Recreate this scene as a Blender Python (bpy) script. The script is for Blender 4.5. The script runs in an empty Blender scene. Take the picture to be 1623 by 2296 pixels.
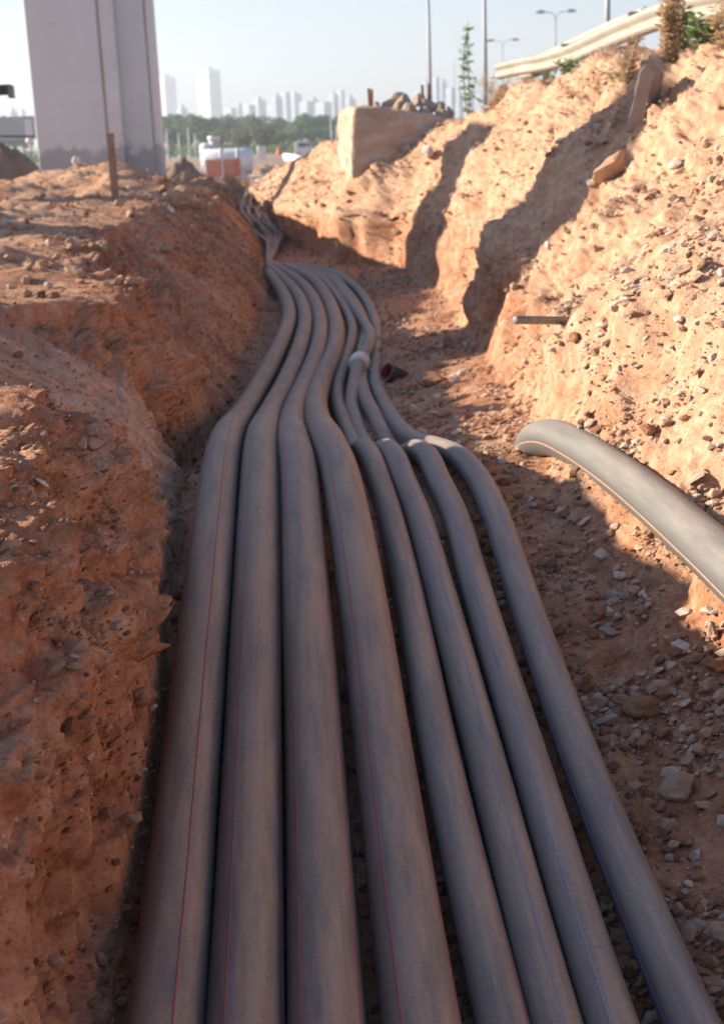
import bpy, math, random
import numpy as np
from mathutils import Vector, Matrix

rng = np.random.default_rng(11)
random.seed(11)
S = bpy.context.scene
COL = S.collection

# ------------------------------------------------------------------ camera
W, H, F = 1623.0, 2296.0, 3000.0
EYE = np.array([0.0, 0.0, 1.75])
TH, RO = math.radians(15.8), math.radians(2.2)
_f = np.array([0, math.cos(TH), -math.sin(TH)])
_r0 = np.array([1.0, 0, 0]); _u0 = np.array([0, math.sin(TH), math.cos(TH)])
CR = math.cos(RO) * _r0 - math.sin(RO) * _u0
CU = math.sin(RO) * _r0 + math.cos(RO) * _u0
cam = bpy.data.cameras.new('camera'); co = bpy.data.objects.new('camera', cam); COL.objects.link(co)
cam.sensor_fit = 'VERTICAL'; cam.sensor_height = 36.0; cam.sensor_width = 36.0
cam.lens = F / H * 36.0
cam.clip_start = 0.05; cam.clip_end = 20000
co.matrix_world = Matrix(((CR[0], CU[0], -_f[0], EYE[0]), (CR[1], CU[1], -_f[1], EYE[1]),
                          (CR[2], CU[2], -_f[2], EYE[2]), (0, 0, 0, 1)))
cam.dof.use_dof = True; cam.dof.focus_distance = 3.3; cam.dof.aperture_fstop = 5.2
S.camera = co

# ------------------------------------------------------------------ sky, sun, exposure
SUN_EL = math.radians(19.0)
SUN_H = np.array([-0.97, 0.243])                      # horizontal direction towards the sun
world = bpy.data.worlds.new('World'); S.world = world; world.use_nodes = True
wn = world.node_tree.nodes; wl = world.node_tree.links
sky = wn.new('ShaderNodeTexSky'); sky.sky_type = 'NISHITA'; sky.sun_disc = False
sky.sun_elevation = SUN_EL; sky.sun_rotation = math.atan2(SUN_H[0], SUN_H[1])
sky.air_density = 1.0; sky.dust_density = 0.1; sky.ozone_density = 2.0
bg = wn['Background']; bg.inputs['Strength'].default_value = 0.063
gain = wn.new('ShaderNodeMix'); gain.data_type = 'RGBA'; gain.blend_type = 'MULTIPLY'; gain.inputs[0].default_value = 1.0
gain.inputs[7].default_value = (1.0, .92, 1.02, 1)          # sky tint: a little less green than the clear-sky model
wl.new(sky.outputs['Color'], gain.inputs[6]); wl.new(gain.outputs[2], bg.inputs['Color'])
sun = bpy.data.lights.new('sun', 'SUN'); so = bpy.data.objects.new('sun', sun); COL.objects.link(so)
sun.energy = 4.4; sun.angle = math.radians(0.6); sun.color = (1.0, 0.87, 0.70)
sd = Vector((SUN_H[0] * math.cos(SUN_EL), SUN_H[1] * math.cos(SUN_EL), math.sin(SUN_EL)))
so.rotation_euler = sd.to_track_quat('Z', 'Y').to_euler()
so.location = (-20, 15, 20)
vs = S.view_settings
S.display_settings.display_device = 'sRGB'
vs.view_transform = 'Standard'; vs.look = 'None'; vs.exposure = 1.6; vs.gamma = 1.0; vs.use_curve_mapping = False
S.render.engine = 'CYCLES'
S.cycles.max_bounces = 6; S.cycles.diffuse_bounces = 4; S.cycles.volume_bounces = 0
S.cycles.use_denoising = True
S.cycles.transparent_max_bounces = 8

# ------------------------------------------------------------------ picture <-> place helpers
def ray(px, py):
    d = _f + CR * ((px - W / 2) / F) + CU * ((H / 2 - py) / F)
    return d
def at_z(px, py, z):
    d = ray(px, py); t = (z - EYE[2]) / d[2]
    return EYE + d * t
def at_y(px, py, Y):
    d = ray(px, py); return EYE + d * (Y / d[1])
def proj(P):
    q = np.asarray(P) - EYE
    dep = q @ _f
    dd = np.where(np.abs(dep) < 1e-6, 1e-6, dep)
    return W / 2 + F * (q @ CR) / dd, H / 2 - F * (q @ CU) / dd, dep

# ------------------------------------------------------------------ noise
_perm = np.random.default_rng(5).permutation(512).astype(np.int32) % 512
_val = np.random.default_rng(6).uniform(-1, 1, 512).astype(np.float32)
def vnoise(x, y, z, s=0):
    x = np.asarray(x, np.float32) + np.float32(13.7 + s * 7.31); y = np.asarray(y, np.float32) + np.float32(5.2 + s * 3.17); z = np.asarray(z, np.float32) + np.float32(9.1 + s * 1.93)
    xi = np.floor(x); yi = np.floor(y); zi = np.floor(z)
    fx = x - xi; fy = y - yi; fz = z - zi
    fx = fx * fx * (3 - 2 * fx); fy = fy * fy * (3 - 2 * fy); fz = fz * fz * (3 - 2 * fz)
    xi = xi.astype(np.int32); yi = yi.astype(np.int32); zi = zi.astype(np.int32)
    out = 0
    for dx in (0, 1):
        a = _perm[(xi + dx) & 511]; wx = fx if dx else 1 - fx
        for dy in (0, 1):
            b = _perm[(a + yi + dy) & 511]; wy = wx * (fy if dy else 1 - fy)
            for dz in (0, 1):
                out = out + _val[(_perm[(b + zi + dz) & 511] + 17) & 511] * (wy * (fz if dz else 1 - fz))
    return out
def fbm(x, y, z, o=4, s=0, g=0.5):
    a = 1.0; r = 0
    for k in range(o):
        r = r + a * vnoise(x * 2.0 ** k, y * 2.0 ** k, z * 2.0 ** k, s + k); a *= g
    return r
def billow(x, y, z, o=3, s=0, g=0.5):
    a = 1.0; r = 0
    for k in range(o):
        r = r + a * (np.abs(vnoise(x * 2.0 ** k, y * 2.0 ** k, z * 2.0 ** k, s + k)) * 2 - .6); a *= g
    return r
def sstep(a, b, x):
    t = np.clip((x - a) / (b - a), 0, 1); return t * t * (3 - 2 * t)

# ------------------------------------------------------------------ object helpers
def new_mesh(name, V, Fc, smooth=True):
    """V (n,3); Fc an (m,3|4) array or a list of such arrays / face lists"""
    me = bpy.data.meshes.new(name)
    if isinstance(Fc, np.ndarray):
        n, k = Fc.shape
        me.vertices.add(len(V)); me.vertices.foreach_set('co', np.asarray(V, np.float32).ravel())
        me.loops.add(n * k); me.loops.foreach_set('vertex_index', Fc.astype(np.int32).ravel())
        me.polygons.add(n)
        me.polygons.foreach_set('loop_start', np.arange(0, n * k, k, dtype=np.int32))
        me.polygons.foreach_set('loop_total', np.full(n, k, np.int32))
        me.update(calc_edges=True)
    else:
        me.from_pydata([tuple(map(float, v)) for v in V], [], [tuple(int(i) for i in f) for f in Fc])
        me.update()
    me.polygons.foreach_set('use_smooth', np.full(len(me.polygons), smooth, bool))
    return me
def obj(name, me, mat=None, parent=None, loc=(0, 0, 0)):
    o = bpy.data.objects.new(name, me)
    if mat is not None and me is not None and len(me.materials) == 0: me.materials.append(mat)
    COL.objects.link(o); o.location = loc
    if parent is not None: o.parent = parent
    return o
def tag(o, label, cat, group=None):
    o['label'] = label; o['category'] = cat
    if group: o['group'] = group
    return o
def empty(name, loc, label, cat, group=None):
    o = bpy.data.objects.new(name, None); COL.objects.link(o); o.location = tuple(map(float, loc)); o.empty_display_size = .1
    return tag(o, label, cat, group)
class MB:
    """collects shapes, builds ONE mesh object; coordinates are local to the parent's base"""
    def __init__(s): s.v = []; s.f = []
    def add(s, V, Fc):
        b = len(s.v); s.v += [tuple(map(float, p)) for p in V]; s.f += [tuple(i + b for i in f) for f in Fc]; return s
    def box(s, c, sz, rot=None, jit=0.0):
        x, y, z = np.array(sz) / 2.0
        V = np.array([(-x, -y, -z), (x, -y, -z), (x, y, -z), (-x, y, -z), (-x, -y, z), (x, -y, z), (x, y, z), (-x, y, z)])
        if jit: V = V + rng.normal(0, jit, V.shape)
        if rot is not None: V = V @ np.array(rot).T
        return s.add(V + np.array(c), [(0, 3, 2, 1), (4, 5, 6, 7), (0, 1, 5, 4), (1, 2, 6, 5), (2, 3, 7, 6), (3, 0, 4, 7)])
    def tube(s, P, R, n=8, caps=True):
        V, Fc = tube_geo(P, R, n, caps); return s.add(V, Fc)
    def prism(s, poly, z0, z1):
        n = len(poly); V = [(x, y, z0) for x, y in poly] + [(x, y, z1) for x, y in poly]
        return s.add(V, [tuple(range(n))[::-1], tuple(range(n, 2 * n))] + [(i, (i + 1) % n, n + (i + 1) % n, n + i) for i in range(n)])
    def quad(s, c, u, v):
        c = np.array(c); u = np.array(u); v = np.array(v)
        return s.add([c - u - v, c + u - v, c + u + v, c - u + v], [(0, 1, 2, 3)])
    def mesh(s, name, smooth=False): return new_mesh(name, s.v, s.f, smooth)
    def build(s, name, mat, parent=None, smooth=False, loc=(0, 0, 0), bevel=0):
        o = obj(name, s.mesh(name, smooth), mat, parent, loc)
        if bevel:
            m = o.modifiers.new('bevel', 'BEVEL'); m.width = bevel; m.segments = 2; m.limit_method = 'ANGLE'
        return o
def frames(P):
    P = np.asarray(P, float); T = np.gradient(P, axis=0); T /= np.linalg.norm(T, axis=1)[:, None] + 1e-12
    up = np.array([0, 0, 1.0]); Sd = np.cross(T, up); l = np.linalg.norm(Sd, axis=1)
    bad = l < .15
    if bad.all(): Sd[:] = (1, 0, 0)
    elif bad.any():
        idx = np.where(~bad)[0]
        for i in np.where(bad)[0]: Sd[i] = Sd[idx[np.argmin(np.abs(idx - i))]]
    Sd -= T * (Sd * T).sum(1)[:, None]
    Sd /= np.linalg.norm(Sd, axis=1)[:, None] + 1e-12
    return T, Sd, np.cross(Sd, T)
def tube_geo(P, R, n=8, caps=True):
    P = np.asarray(P, float); T, Sd, U = frames(P); R = np.broadcast_to(np.asarray(R, float), (len(P),))
    a = np.arange(n) / n * 2 * np.pi
    V = P[:, None, :] + R[:, None, None] * (np.cos(a)[None, :, None] * Sd[:, None, :] + np.sin(a)[None, :, None] * U[:, None, :])
    V = V.reshape(-1, 3); Fc = []
    for i in range(len(P) - 1):
        for j in range(n):
            Fc.append((i * n + j, i * n + (j + 1) % n, (i + 1) * n + (j + 1) % n, (i + 1) * n + j))
    if caps: Fc.append(tuple(range(n))[::-1]); Fc.append(tuple((len(P) - 1) * n + j for j in range(n)))
    return V, Fc
def catmull(C, per=12, step=None):
    C = np.asarray(C, float); P = np.vstack([2 * C[0] - C[1], C, 2 * C[-1] - C[-2]]); out = []
    for i in range(1, len(P) - 2):
        p0, p1, p2, p3 = P[i - 1:i + 3]
        n = per if step is None else max(3, int(np.linalg.norm(p2 - p1) / step))
        # centripetal
        t0 = 0; t1 = t0 + np.linalg.norm(p1 - p0) ** .5 + 1e-9; t2 = t1 + np.linalg.norm(p2 - p1) ** .5 + 1e-9; t3 = t2 + np.linalg.norm(p3 - p2) ** .5 + 1e-9
        for t in np.linspace(t1, t2, n, endpoint=False):
            A1 = (t1 - t) / (t1 - t0) * p0 + (t - t0) / (t1 - t0) * p1; A2 = (t2 - t) / (t2 - t1) * p1 + (t - t1) / (t2 - t1) * p2; A3 = (t3 - t) / (t3 - t2) * p2 + (t - t2) / (t3 - t2) * p3
            B1 = (t2 - t) / (t2 - t0) * A1 + (t - t0) / (t2 - t0) * A2; B2 = (t3 - t) / (t3 - t1) * A2 + (t - t1) / (t3 - t1) * A3
            out.append((t2 - t) / (t2 - t1) * B1 + (t - t1) / (t2 - t1) * B2)
    out.append(C[-1]); return np.array(out)
def rot_mat(a, b, c): return np.array(Matrix.Rotation(c, 3, 'Z') @ Matrix.Rotation(b, 3, 'Y') @ Matrix.Rotation(a, 3, 'X'))

# ------------------------------------------------------------------ materials
def mat_new(name):
    m = bpy.data.materials.new(name); m.use_nodes = True; nt = m.node_tree
    return m, nt, nt.nodes['Principled BSDF']
def N(nt, t, **k):
    n = nt.nodes.new(t)
    for a, b in k.items(): setattr(n, a, b)
    return n
def L(nt, a, b): nt.links.new(a, b)
def noise_node(nt, vec, scale, detail=4, rough=.6):
    n = N(nt, 'ShaderNodeTexNoise'); n.inputs['Scale'].default_value = scale; n.inputs['Detail'].default_value = detail; n.inputs['Roughness'].default_value = rough
    if vec is not None: L(nt, vec, n.inputs['Vector'])
    return n
def ramp(nt, fac, stops):
    r = N(nt, 'ShaderNodeValToRGB'); e = r.color_ramp.elements
    while len(e) < len(stops): e.new(0.5)
    for k, (p, c) in enumerate(stops): e[k].position = p; e[k].color = (*c, 1) if len(c) == 3 else c
    L(nt, fac, r.inputs['Fac']); return r
def mix(nt, fac, a, b, mode='MIX'):
    m = N(nt, 'ShaderNodeMix', data_type='RGBA', blend_type=mode)
    for s, v in ((m.inputs[0], fac), (m.inputs[6], a), (m.inputs[7], b)):
        if hasattr(v, 'is_linked') or hasattr(v, 'links'): L(nt, v, s)
        elif isinstance(v, (int, float)): s.default_value = v
        else: s.default_value = (*v, 1)
    return m.outputs[2]
def bump(nt, bsdf, height, strength=.5, dist=.01, prev=None):
    b = N(nt, 'ShaderNodeBump'); b.inputs['Strength'].default_value = strength; b.inputs['Distance'].default_value = dist
    L(nt, height, b.inputs['Height'])
    if prev is not None: L(nt, prev, b.inputs['Normal'])
    L(nt, b.outputs['Normal'], bsdf.inputs['Normal']); return b.outputs['Normal']
def simple_mat(name, col, rough=.8, var=.25, scale=6., metal=0., bumpk=.2, bdist=.01, col2=None, obj_space=False):
    m, nt, b = mat_new(name)
    tc = N(nt, 'ShaderNodeTexCoord'); n = noise_node(nt, tc.outputs['Object'], scale, 6, .65)
    c2 = col2 if col2 else tuple(c * (1 - var) for c in col)
    r = ramp(nt, n.outputs['Fac'], [(.32, c2), (.68, tuple(min(1, c * (1 + var * .5)) for c in col))])
    L(nt, r.outputs['Color'], b.inputs['Base Color']); b.inputs['Roughness'].default_value = rough; b.inputs['Metallic'].default_value = metal
    if bumpk: bump(nt, b, n.outputs['Fac'], bumpk, bdist)
    return m

def soil_mat():
    m, nt, b = mat_new('soil')
    g = N(nt, 'ShaderNodeNewGeometry'); pos = g.outputs['Position']
    at = N(nt, 'ShaderNodeAttribute', attribute_name='sand')      # 0 = raw red clay, 1 = dry pale sand
    big = noise_node(nt, pos, 1.6, 5, .6); mid = noise_node(nt, pos, 11, 5, .65); fine = noise_node(nt, pos, 70, 4, .7)
    clay = ramp(nt, mid.outputs['Fac'], [(.28, (.20, .075, .038)), (.46, (.37, .165, .088)), (.60, (.46, .23, .13)), (.74, (.54, .32, .21))])
    sand = ramp(nt, mid.outputs['Fac'], [(.28, (.38, .20, .12)), (.48, (.50, .30, .19)), (.70, (.61, .43, .30))])
    f = N(nt, 'ShaderNodeMath', operation='ADD'); L(nt, at.outputs['Fac'], f.inputs[0])
    s = N(nt, 'ShaderNodeMapRange'); L(nt, big.outputs['Fac'], s.inputs['Value']); s.inputs['From Min'].default_value = .35; s.inputs['From Max'].default_value = .65; s.inputs['To Min'].default_value = -.42; s.inputs['To Max'].default_value = .48
    L(nt, s.outputs['Result'], f.inputs[1]); f.use_clamp = True
    c = mix(nt, f.outputs[0], clay.outputs['Color'], sand.outputs['Color'])
    fr = ramp(nt, fine.outputs['Fac'], [(.30, (.62, .58, .55)), (.5, (1, 1, 1)), (.72, (1.25, 1.25, 1.25))])
    c = mix(nt, .75, c, fr.outputs['Color'], 'MULTIPLY')
    v = N(nt, 'ShaderNodeTexVoronoi'); v.inputs['Scale'].default_value = 38; L(nt, pos, v.inputs['Vector'])   # chalk grit
    vr = ramp(nt, v.outputs['Distance'], [(.10, (1, 1, 1)), (.22, (0, 0, 0))])
    sep = N(nt, 'ShaderNodeSeparateColor'); L(nt, v.outputs['Color'], sep.inputs['Color'])
    th = N(nt, 'ShaderNodeMath', operation='GREATER_THAN'); L(nt, sep.outputs[0], th.inputs[0]); th.inputs[1].default_value = .72
    gm = N(nt, 'ShaderNodeMath', operation='MULTIPLY'); L(nt, vr.outputs['Color'], gm.inputs[0]); L(nt, th.outputs[0], gm.inputs[1])
    c = mix(nt, gm.outputs[0], c, (.52, .44, .36))
    L(nt, c, b.inputs['Base Color']); b.inputs['Roughness'].default_value = .95; b.inputs['Specular IOR Level'].default_value = .15
    n1 = bump(nt, b, mid.outputs['Fac'], .45, .03); n2 = bump(nt, b, fine.outputs['Fac'], .85, .011, n1)
    bump(nt, b, gm.outputs[0], .5, .006, n2)
    return m
M_SOIL = soil_mat()

def pipe_mat(name, base, dust, amt):
    m, nt, b = mat_new(name)
    uv = N(nt, 'ShaderNodeUVMap'); tc = N(nt, 'ShaderNodeTexCoord')
    mp = N(nt, 'ShaderNodeMapping'); mp.inputs['Scale'].default_value = (60, 1.2, 1); L(nt, uv.outputs['UV'], mp.inputs['Vector'])
    st = noise_node(nt, mp.outputs['Vector'], 1.0, 5, .6)                    # streaks drawn along the extrusion
    mp2 = N(nt, 'ShaderNodeMapping'); mp2.inputs['Scale'].default_value = (5, 1.1, 1); L(nt, uv.outputs['UV'], mp2.inputs['Vector'])
    pt = noise_node(nt, mp2.outputs['Vector'], 1.6, 7, .68)                  # patches of settled dust
    gr = noise_node(nt, tc.outputs['Object'], 130, 3, .7)
    # dust lies on the upper side of the pipe (u = angle around the wall, .25 = top)
    sx = N(nt, 'ShaderNodeSeparateXYZ'); L(nt, uv.outputs['UV'], sx.inputs[0])
    d = N(nt, 'ShaderNodeMath', operation='SUBTRACT'); L(nt, sx.outputs['X'], d.inputs[0]); d.inputs[1].default_value = .22
    ab = N(nt, 'ShaderNodeMath', operation='ABSOLUTE'); L(nt, d.outputs[0], ab.inputs[0])
    mr = N(nt, 'ShaderNodeMapRange', interpolation_type='SMOOTHSTEP'); L(nt, ab.outputs[0], mr.inputs['Value']); mr.inputs['From Min'].default_value = .02; mr.inputs['From Max'].default_value = .26; mr.inputs['To Min'].default_value = 1; mr.inputs['To Max'].default_value = .08
    pr = ramp(nt, pt.outputs['Fac'], [(.32, (.28, .28, .28)), (.64, (1, 1, 1))]); sr = ramp(nt, st.outputs['Fac'], [(.3, (.78, .78, .78)), (.7, (1, 1, 1))])
    a = N(nt, 'ShaderNodeMath', operation='MULTIPLY'); L(nt, mr.outputs[0], a.inputs[0]); L(nt, pr.outputs['Color'], a.inputs[1])
    a2 = N(nt, 'ShaderNodeMath', operation='MULTIPLY'); L(nt, a.outputs[0], a2.inputs[0]); L(nt, sr.outputs['Color'], a2.inputs[1])
    gt = N(nt, 'ShaderNodeMapRange'); L(nt, gr.outputs['Fac'], gt.inputs['Value']); gt.inputs['From Min'].default_value = .3; gt.inputs['From Max'].default_value = .7; gt.inputs['To Min'].default_value = .7 * amt; gt.inputs['To Max'].default_value = 1.2 * amt
    a3 = N(nt, 'ShaderNodeMath', operation='MULTIPLY'); L(nt, a2.outputs[0], a3.inputs[0]); L(nt, gt.outputs[0], a3.inputs[1]); a3.use_clamp = True
    # scuffs across the wall
    mp3 = N(nt, 'ShaderNodeMapping'); mp3.inputs['Scale'].default_value = (2.0, 26, 1); mp3.inputs['Rotation'].default_value = (0, 0, .35); L(nt, uv.outputs['UV'], mp3.inputs['Vector'])
    sc = noise_node(nt, mp3.outputs['Vector'], 1.0, 3, .55); scr = ramp(nt, sc.outputs['Fac'], [(.70, (0, 0, 0)), (.76, (1, 1, 1))])
    pc = noise_node(nt, mp2.outputs['Vector'], .7, 2, .5); pcr = ramp(nt, pc.outputs['Fac'], [(.54, (0, 0, 0)), (.62, (1, 1, 1))])
    scm = N(nt, 'ShaderNodeMath', operation='MULTIPLY'); L(nt, scr.outputs['Color'], scm.inputs[0]); L(nt, pcr.outputs['Color'], scm.inputs[1])
    sub = N(nt, 'ShaderNodeMath', operation='MULTIPLY_ADD'); L(nt, scm.outputs[0], sub.inputs[0]); sub.inputs[1].default_value = -.6; L(nt, a3.outputs[0], sub.inputs[2]); sub.use_clamp = True
    c = mix(nt, sub.outputs[0], base, dust)
    L(nt, c, b.inputs['Base Color'])
    rr = N(nt, 'ShaderNodeMapRange'); L(nt, sub.outputs[0], rr.inputs['Value']); rr.inputs['To Min'].default_value = .42; rr.inputs['To Max'].default_value = .85
    L(nt, rr.outputs[0], b.inputs['Roughness'])
    bump(nt, b, st.outputs['Fac'], .06, .004)
    return m
M_PIPE = pipe_mat('pipe_polyethylene', (.085, .082, .08), (.39, .285, .205), 1.5)
M_PIPE2 = pipe_mat('pipe_polyethylene_thin', (.085, .088, .092), (.39, .295, .22), 1.35)
M_PIPE3 = pipe_mat('pipe_polyethylene_old', (.11, .112, .112), (.38, .32, .255), .8)
M_RED = simple_mat('red_stripe', (.38, .10, .085), .6, .2, 40, bumpk=0)
M_LILAC = simple_mat('lilac_stripe', (.29, .25, .38), .6, .15, 40, bumpk=0)
M_BLUE = simple_mat('blue_stripe', (.05, .06, .20), .6, .15, 40, bumpk=0)
M_ORANGE = simple_mat('orange_stripe', (.46, .235, .15), .75, .3, 40, bumpk=0)

# ------------------------------------------------------------------ the trench and its banks: one sheet of cross-sections
def ncurve(tab):
    t = np.array(sorted(tab), float)
    return lambda y: np.interp(y, t[:, 0], t[:, 1])
def picks(tab):
    """(px, py, z) seen in the photograph -> (Y, X)"""
    out = []
    for px, py, z in tab:
        p = at_z(px, py, z); out.append((p[1], p[0]))
    return out
fz = ncurve([(-6, -.05), (1.2, -.05), (2.35, -.03), (3.4, .06), (4.2, .20), (5.4, .33), (6.0, .27), (6.6, .12), (7.3, -.03), (8.5, -.14), (10, -.19), (12, -.2), (15, -.2), (20, -.22), (50, -.25), (90, -.3)])
L1x = ncurve([(-6, -.5), (1.2, -.5)] + picks([(278, 2296, -.03), (340, 1800, .03), (378, 1350, .22), (425, 1100, .30), (388, 1030, .24), (466, 950, .0), (533, 840, -.12), (590, 722, -.18), (612, 650, -.15), (588, 560, -.22), (540, 500, -.22), (524, 450, -.24), (522, 420, -.25)]) + [(95, -8)])
L2x = ncurve([(-6, -1.0), (1.2, -.98), (3, -1.03), (4.35, -1.10), (4.75, -1.55), (5.6, -1.66), (6.4, -1.66), (7.2, -1.4), (7.9, -1.4), (8.6, -1.75), (10, -2.1), (12, -2.35), (14, -2.4), (17, -2.2), (20, -2.25), (27, -2.75), (40, -4.0), (55, -5.0), (95, -9)])
L2z = ncurve([(-6, .97), (3, .98), (5, 1.0), (7, .97), (12, 1.0), (16, .98), (20, .9), (27, .75), (40, .35), (55, .05), (95, -.2)])
R1x = ncurve([(-6, .8), (1.2, .8), (2.4, .82), (3.5, .80), (4.6, .78)] + picks([(1178, 935, .28), (1062, 772, .05), (1003, 682, -.06), (905, 600, -.12), (755, 592, -.15), (645, 545, -.2), (602, 450, -.21)]) + [(60, -4.0), (95, -7)])
R1z = ncurve([(-6, -.05), (2.4, -.03), (3.5, .06), (4.5, .16), (5.5, .24), (7, .28), (9, .15), (11.2, .05), (15.8, -.07), (20, -.14), (25, -.2), (95, -.3)])
R2x = ncurve([(-6, 1.35), (2.4, 1.32), (3.5, 1.26), (4.5, 1.16), (6, 1.12), (7, 1.12), (8.5, 1.35), (10, 1.28), (11.3, 1.18), (12.8, 1.5), (14.5, 1.45), (16, 1.15), (18, 1.15), (19.3, .95), (20.5, -.1), (25, -1.25), (30, -1.7), (45, -3.05), (60, -3.8), (95, -6.8)])
R2z = ncurve([(-6, .36), (2.4, .36), (3.5, .42), (4.5, .5), (6, .66), (7, .75), (8.5, .7), (10, .78), (12.8, .95), (16, .9), (19.3, .72), (20.5, .62), (25, .5), (30, .4), (45, .1), (60, -.1), (95, -.28)])
R3x = ncurve([(-6, 3.1), (1, 3.1), (5, 2.95), (10, 2.8), (14, 2.5), (18, 2.05), (20, 1.65), (22, .6), (24, .05), (26, -.35), (32, -1.35), (42, -2.5), (55, -3.3), (95, -6.2)])
R3z = ncurve([(-6, 2.2), (5, 2.2), (10, 2.2), (14, 2.36), (18, 2.1), (20, 1.95), (22, 1.8), (24, 1.68), (26, 1.55), (32, 1.1), (42, .5), (55, .1), (95, -.25)])
ys = np.concatenate([np.linspace(-5, 1.1, 50, endpoint=False), np.geomspace(1.1, 92, 1000)])
nL, nW, nF, nR, nB, nP = 90, 230, 80, 130, 190, 50       # plateau, left wall, floor, right foot, right bank, right plateau
yy = ys
z0 = fz(yy)
lw = .25 + .0 * yy
# wavering of the brinks
wav = lambda s, f, a: a * fbm(yy * f, 0 * yy + s, 0 * yy, 3, s)
grow = np.clip(yy / 12, .35, 1.4)
l1 = L1x(yy) + wav(1, 1.1, .03) - .03 * sstep(4.0, 2.8, yy); l2 = L2x(yy) + wav(2, .9, .09) * grow; l2z = L2z(yy) + wav(3, .8, .06)
r1 = R1x(yy) + wav(4, .9, .05); r1z = R1z(yy); r2 = R2x(yy) + wav(5, .8, .09) * grow; r2z = R2z(yy) + wav(6, .7, .07)
r3 = R3x(yy) + wav(7, .5, .15); r3z = R3z(yy) + wav(8, .6, .10)
def seg(a, b, n, end=False): 
    t = np.linspace(0, 1, n, endpoint=end)[None, :]
    return a[:, None] * (1 - t) + b[:, None] * t
farL = -13 - .32 * np.clip(yy, 0, None); farR = 9 + .35 * np.clip(yy, 0, None)
edge = -.62 + 0 * yy
tL = np.linspace(0, 1, nL, endpoint=False)[None, :] ** .45                      # denser towards the brink
Xl = farL[:, None] * (1 - tL) + l2[:, None] * tL
platz = l2z + .05
Zl = platz[:, None] * sstep(0, .12, tL) + edge[:, None] * (1 - sstep(0, .12, tL)) + 0 * Xl
Zl = Zl - .05 * sstep(.9, 1, tL)
# left wall: steep foot, rounded shoulder
tw = np.linspace(0, 1, nW, endpoint=False)[None, :]
cvx = (.02 + .09 * sstep(10, 7.5, yy) + .05 * sstep(17, 22, yy))[:, None]
Xw = l2[:, None] + (l1 - l2)[:, None] * (tw + cvx * np.sin(np.pi * tw))
Zw = l2z[:, None] + (z0 - l2z)[:, None] * (tw - cvx * np.sin(np.pi * tw))
Xf = seg(l1, r1, nF); tf = np.linspace(0, 1, nF, endpoint=False)[None, :]
Zf = z0[:, None] * (1 - sstep(.35, 1, tf)) + r1z[:, None] * sstep(.35, 1, tf)
Xr = seg(r1, r2, nR); tr = np.linspace(0, 1, nR, endpoint=False)[None, :]
Zr = seg(r1z, r2z, nR)
Xb = seg(r2, r3, nB); tb = np.linspace(0, 1, nB, endpoint=False)[None, :]; Zb = seg(r2z, r3z, nB) + .10 * np.sin(np.pi * tb) * sstep(3, 9, yy)[:, None]
tP = np.linspace(0, 1, nP)[None, :] ** 2
Xp = r3[:, None] * (1 - tP) + farR[:, None] * tP
Zp = r3z[:, None] * (1 - sstep(.86, 1, tP)) + edge[:, None] * sstep(.86, 1, tP) - .18 * sstep(0, .12, tP)
X = np.hstack([Xl, Xw, Xf, Xr, Xb, Xp]); Z = np.hstack([Zl, Zw, Zf, Zr, Zb, Zp])
# soften the corners of the section
def smooth_u(A, k):
    ker = np.hanning(2 * k + 3)[1:-1]; ker /= ker.sum(); B = np.pad(A, ((0, 0), (k, k)), mode='edge')
    return sum(B[:, i:i + A.shape[1]] * ker[i] for i in range(2 * k + 1))
X = smooth_u(X, 9); Z = smooth_u(Z, 9)
def smooth_v(A, k):
    ker = np.hanning(2 * k + 3)[1:-1]; ker /= ker.sum(); B = np.pad(A, ((k, k), (0, 0)), mode='edge')
    return sum(B[i:i + A.shape[0]] * ker[i] for i in range(2 * k + 1))
X = smooth_v(X, 6); Z = smooth_v(Z, 6)
Y = np.repeat(yy[:, None], X.shape[1], 1)
# the far end and the near end sink under the site ground
sink = sstep(72, 92, Y)
Z = Z * (1 - sink) - .62 * sink
c0, c1, c2, c3, c4 = nL, nL + nW, nL + nW + nF, nL + nW + nF + nR, nL + nW + nF + nR + nB
ui = np.arange(X.shape[1])[None, :]
# mound of spoil round the foot of the bridge pier, heaps of spoil
def heap(x, y, h, r, ry=None):
    global Z
    ry = ry or r
    Z = Z + h * np.exp(-((X - x) / r) ** 2 - ((Y - y) / ry) ** 2) * sstep(c0 + nW * .75, c0 + nW * .2, ui)
heap(-4.9, 25.3, .42, 1.3, 1.6); heap(-3.9, 24.0, .30, .9, 1.5); heap(-3.4, 21.5, .2, .8, 1.5); heap(-7.6, 27, .35, 1.5, 2); heap(-2.9, 30, .25, .8, 2)
heap(-6.3, 22, .15, 1.4, 2)
Z = Z - .42 * np.exp(-((X - .75) / .8) ** 2 - ((Y - 20.2) / 1.2) ** 2) * sstep(c2 + nR * .7, c3 + 15, ui)
Z = Z + .60 * np.exp(-((X + 2.85) / .5) ** 2 - ((Y - 5.6) / 1.2) ** 4) * sstep(c0 + nW * .75, c0 + nW * .2, ui)     # unseen ridge added beyond the left edge to shade the pipes and floor
P = np.stack([X, Y, Z], -1)
def normals(P):
    du = np.gradient(P, axis=1); dv = np.gradient(P, axis=0)
    n = np.cross(du, dv); n /= np.linalg.norm(n, axis=-1)[..., None] + 1e-9
    return n
Nn = normals(P)
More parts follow.
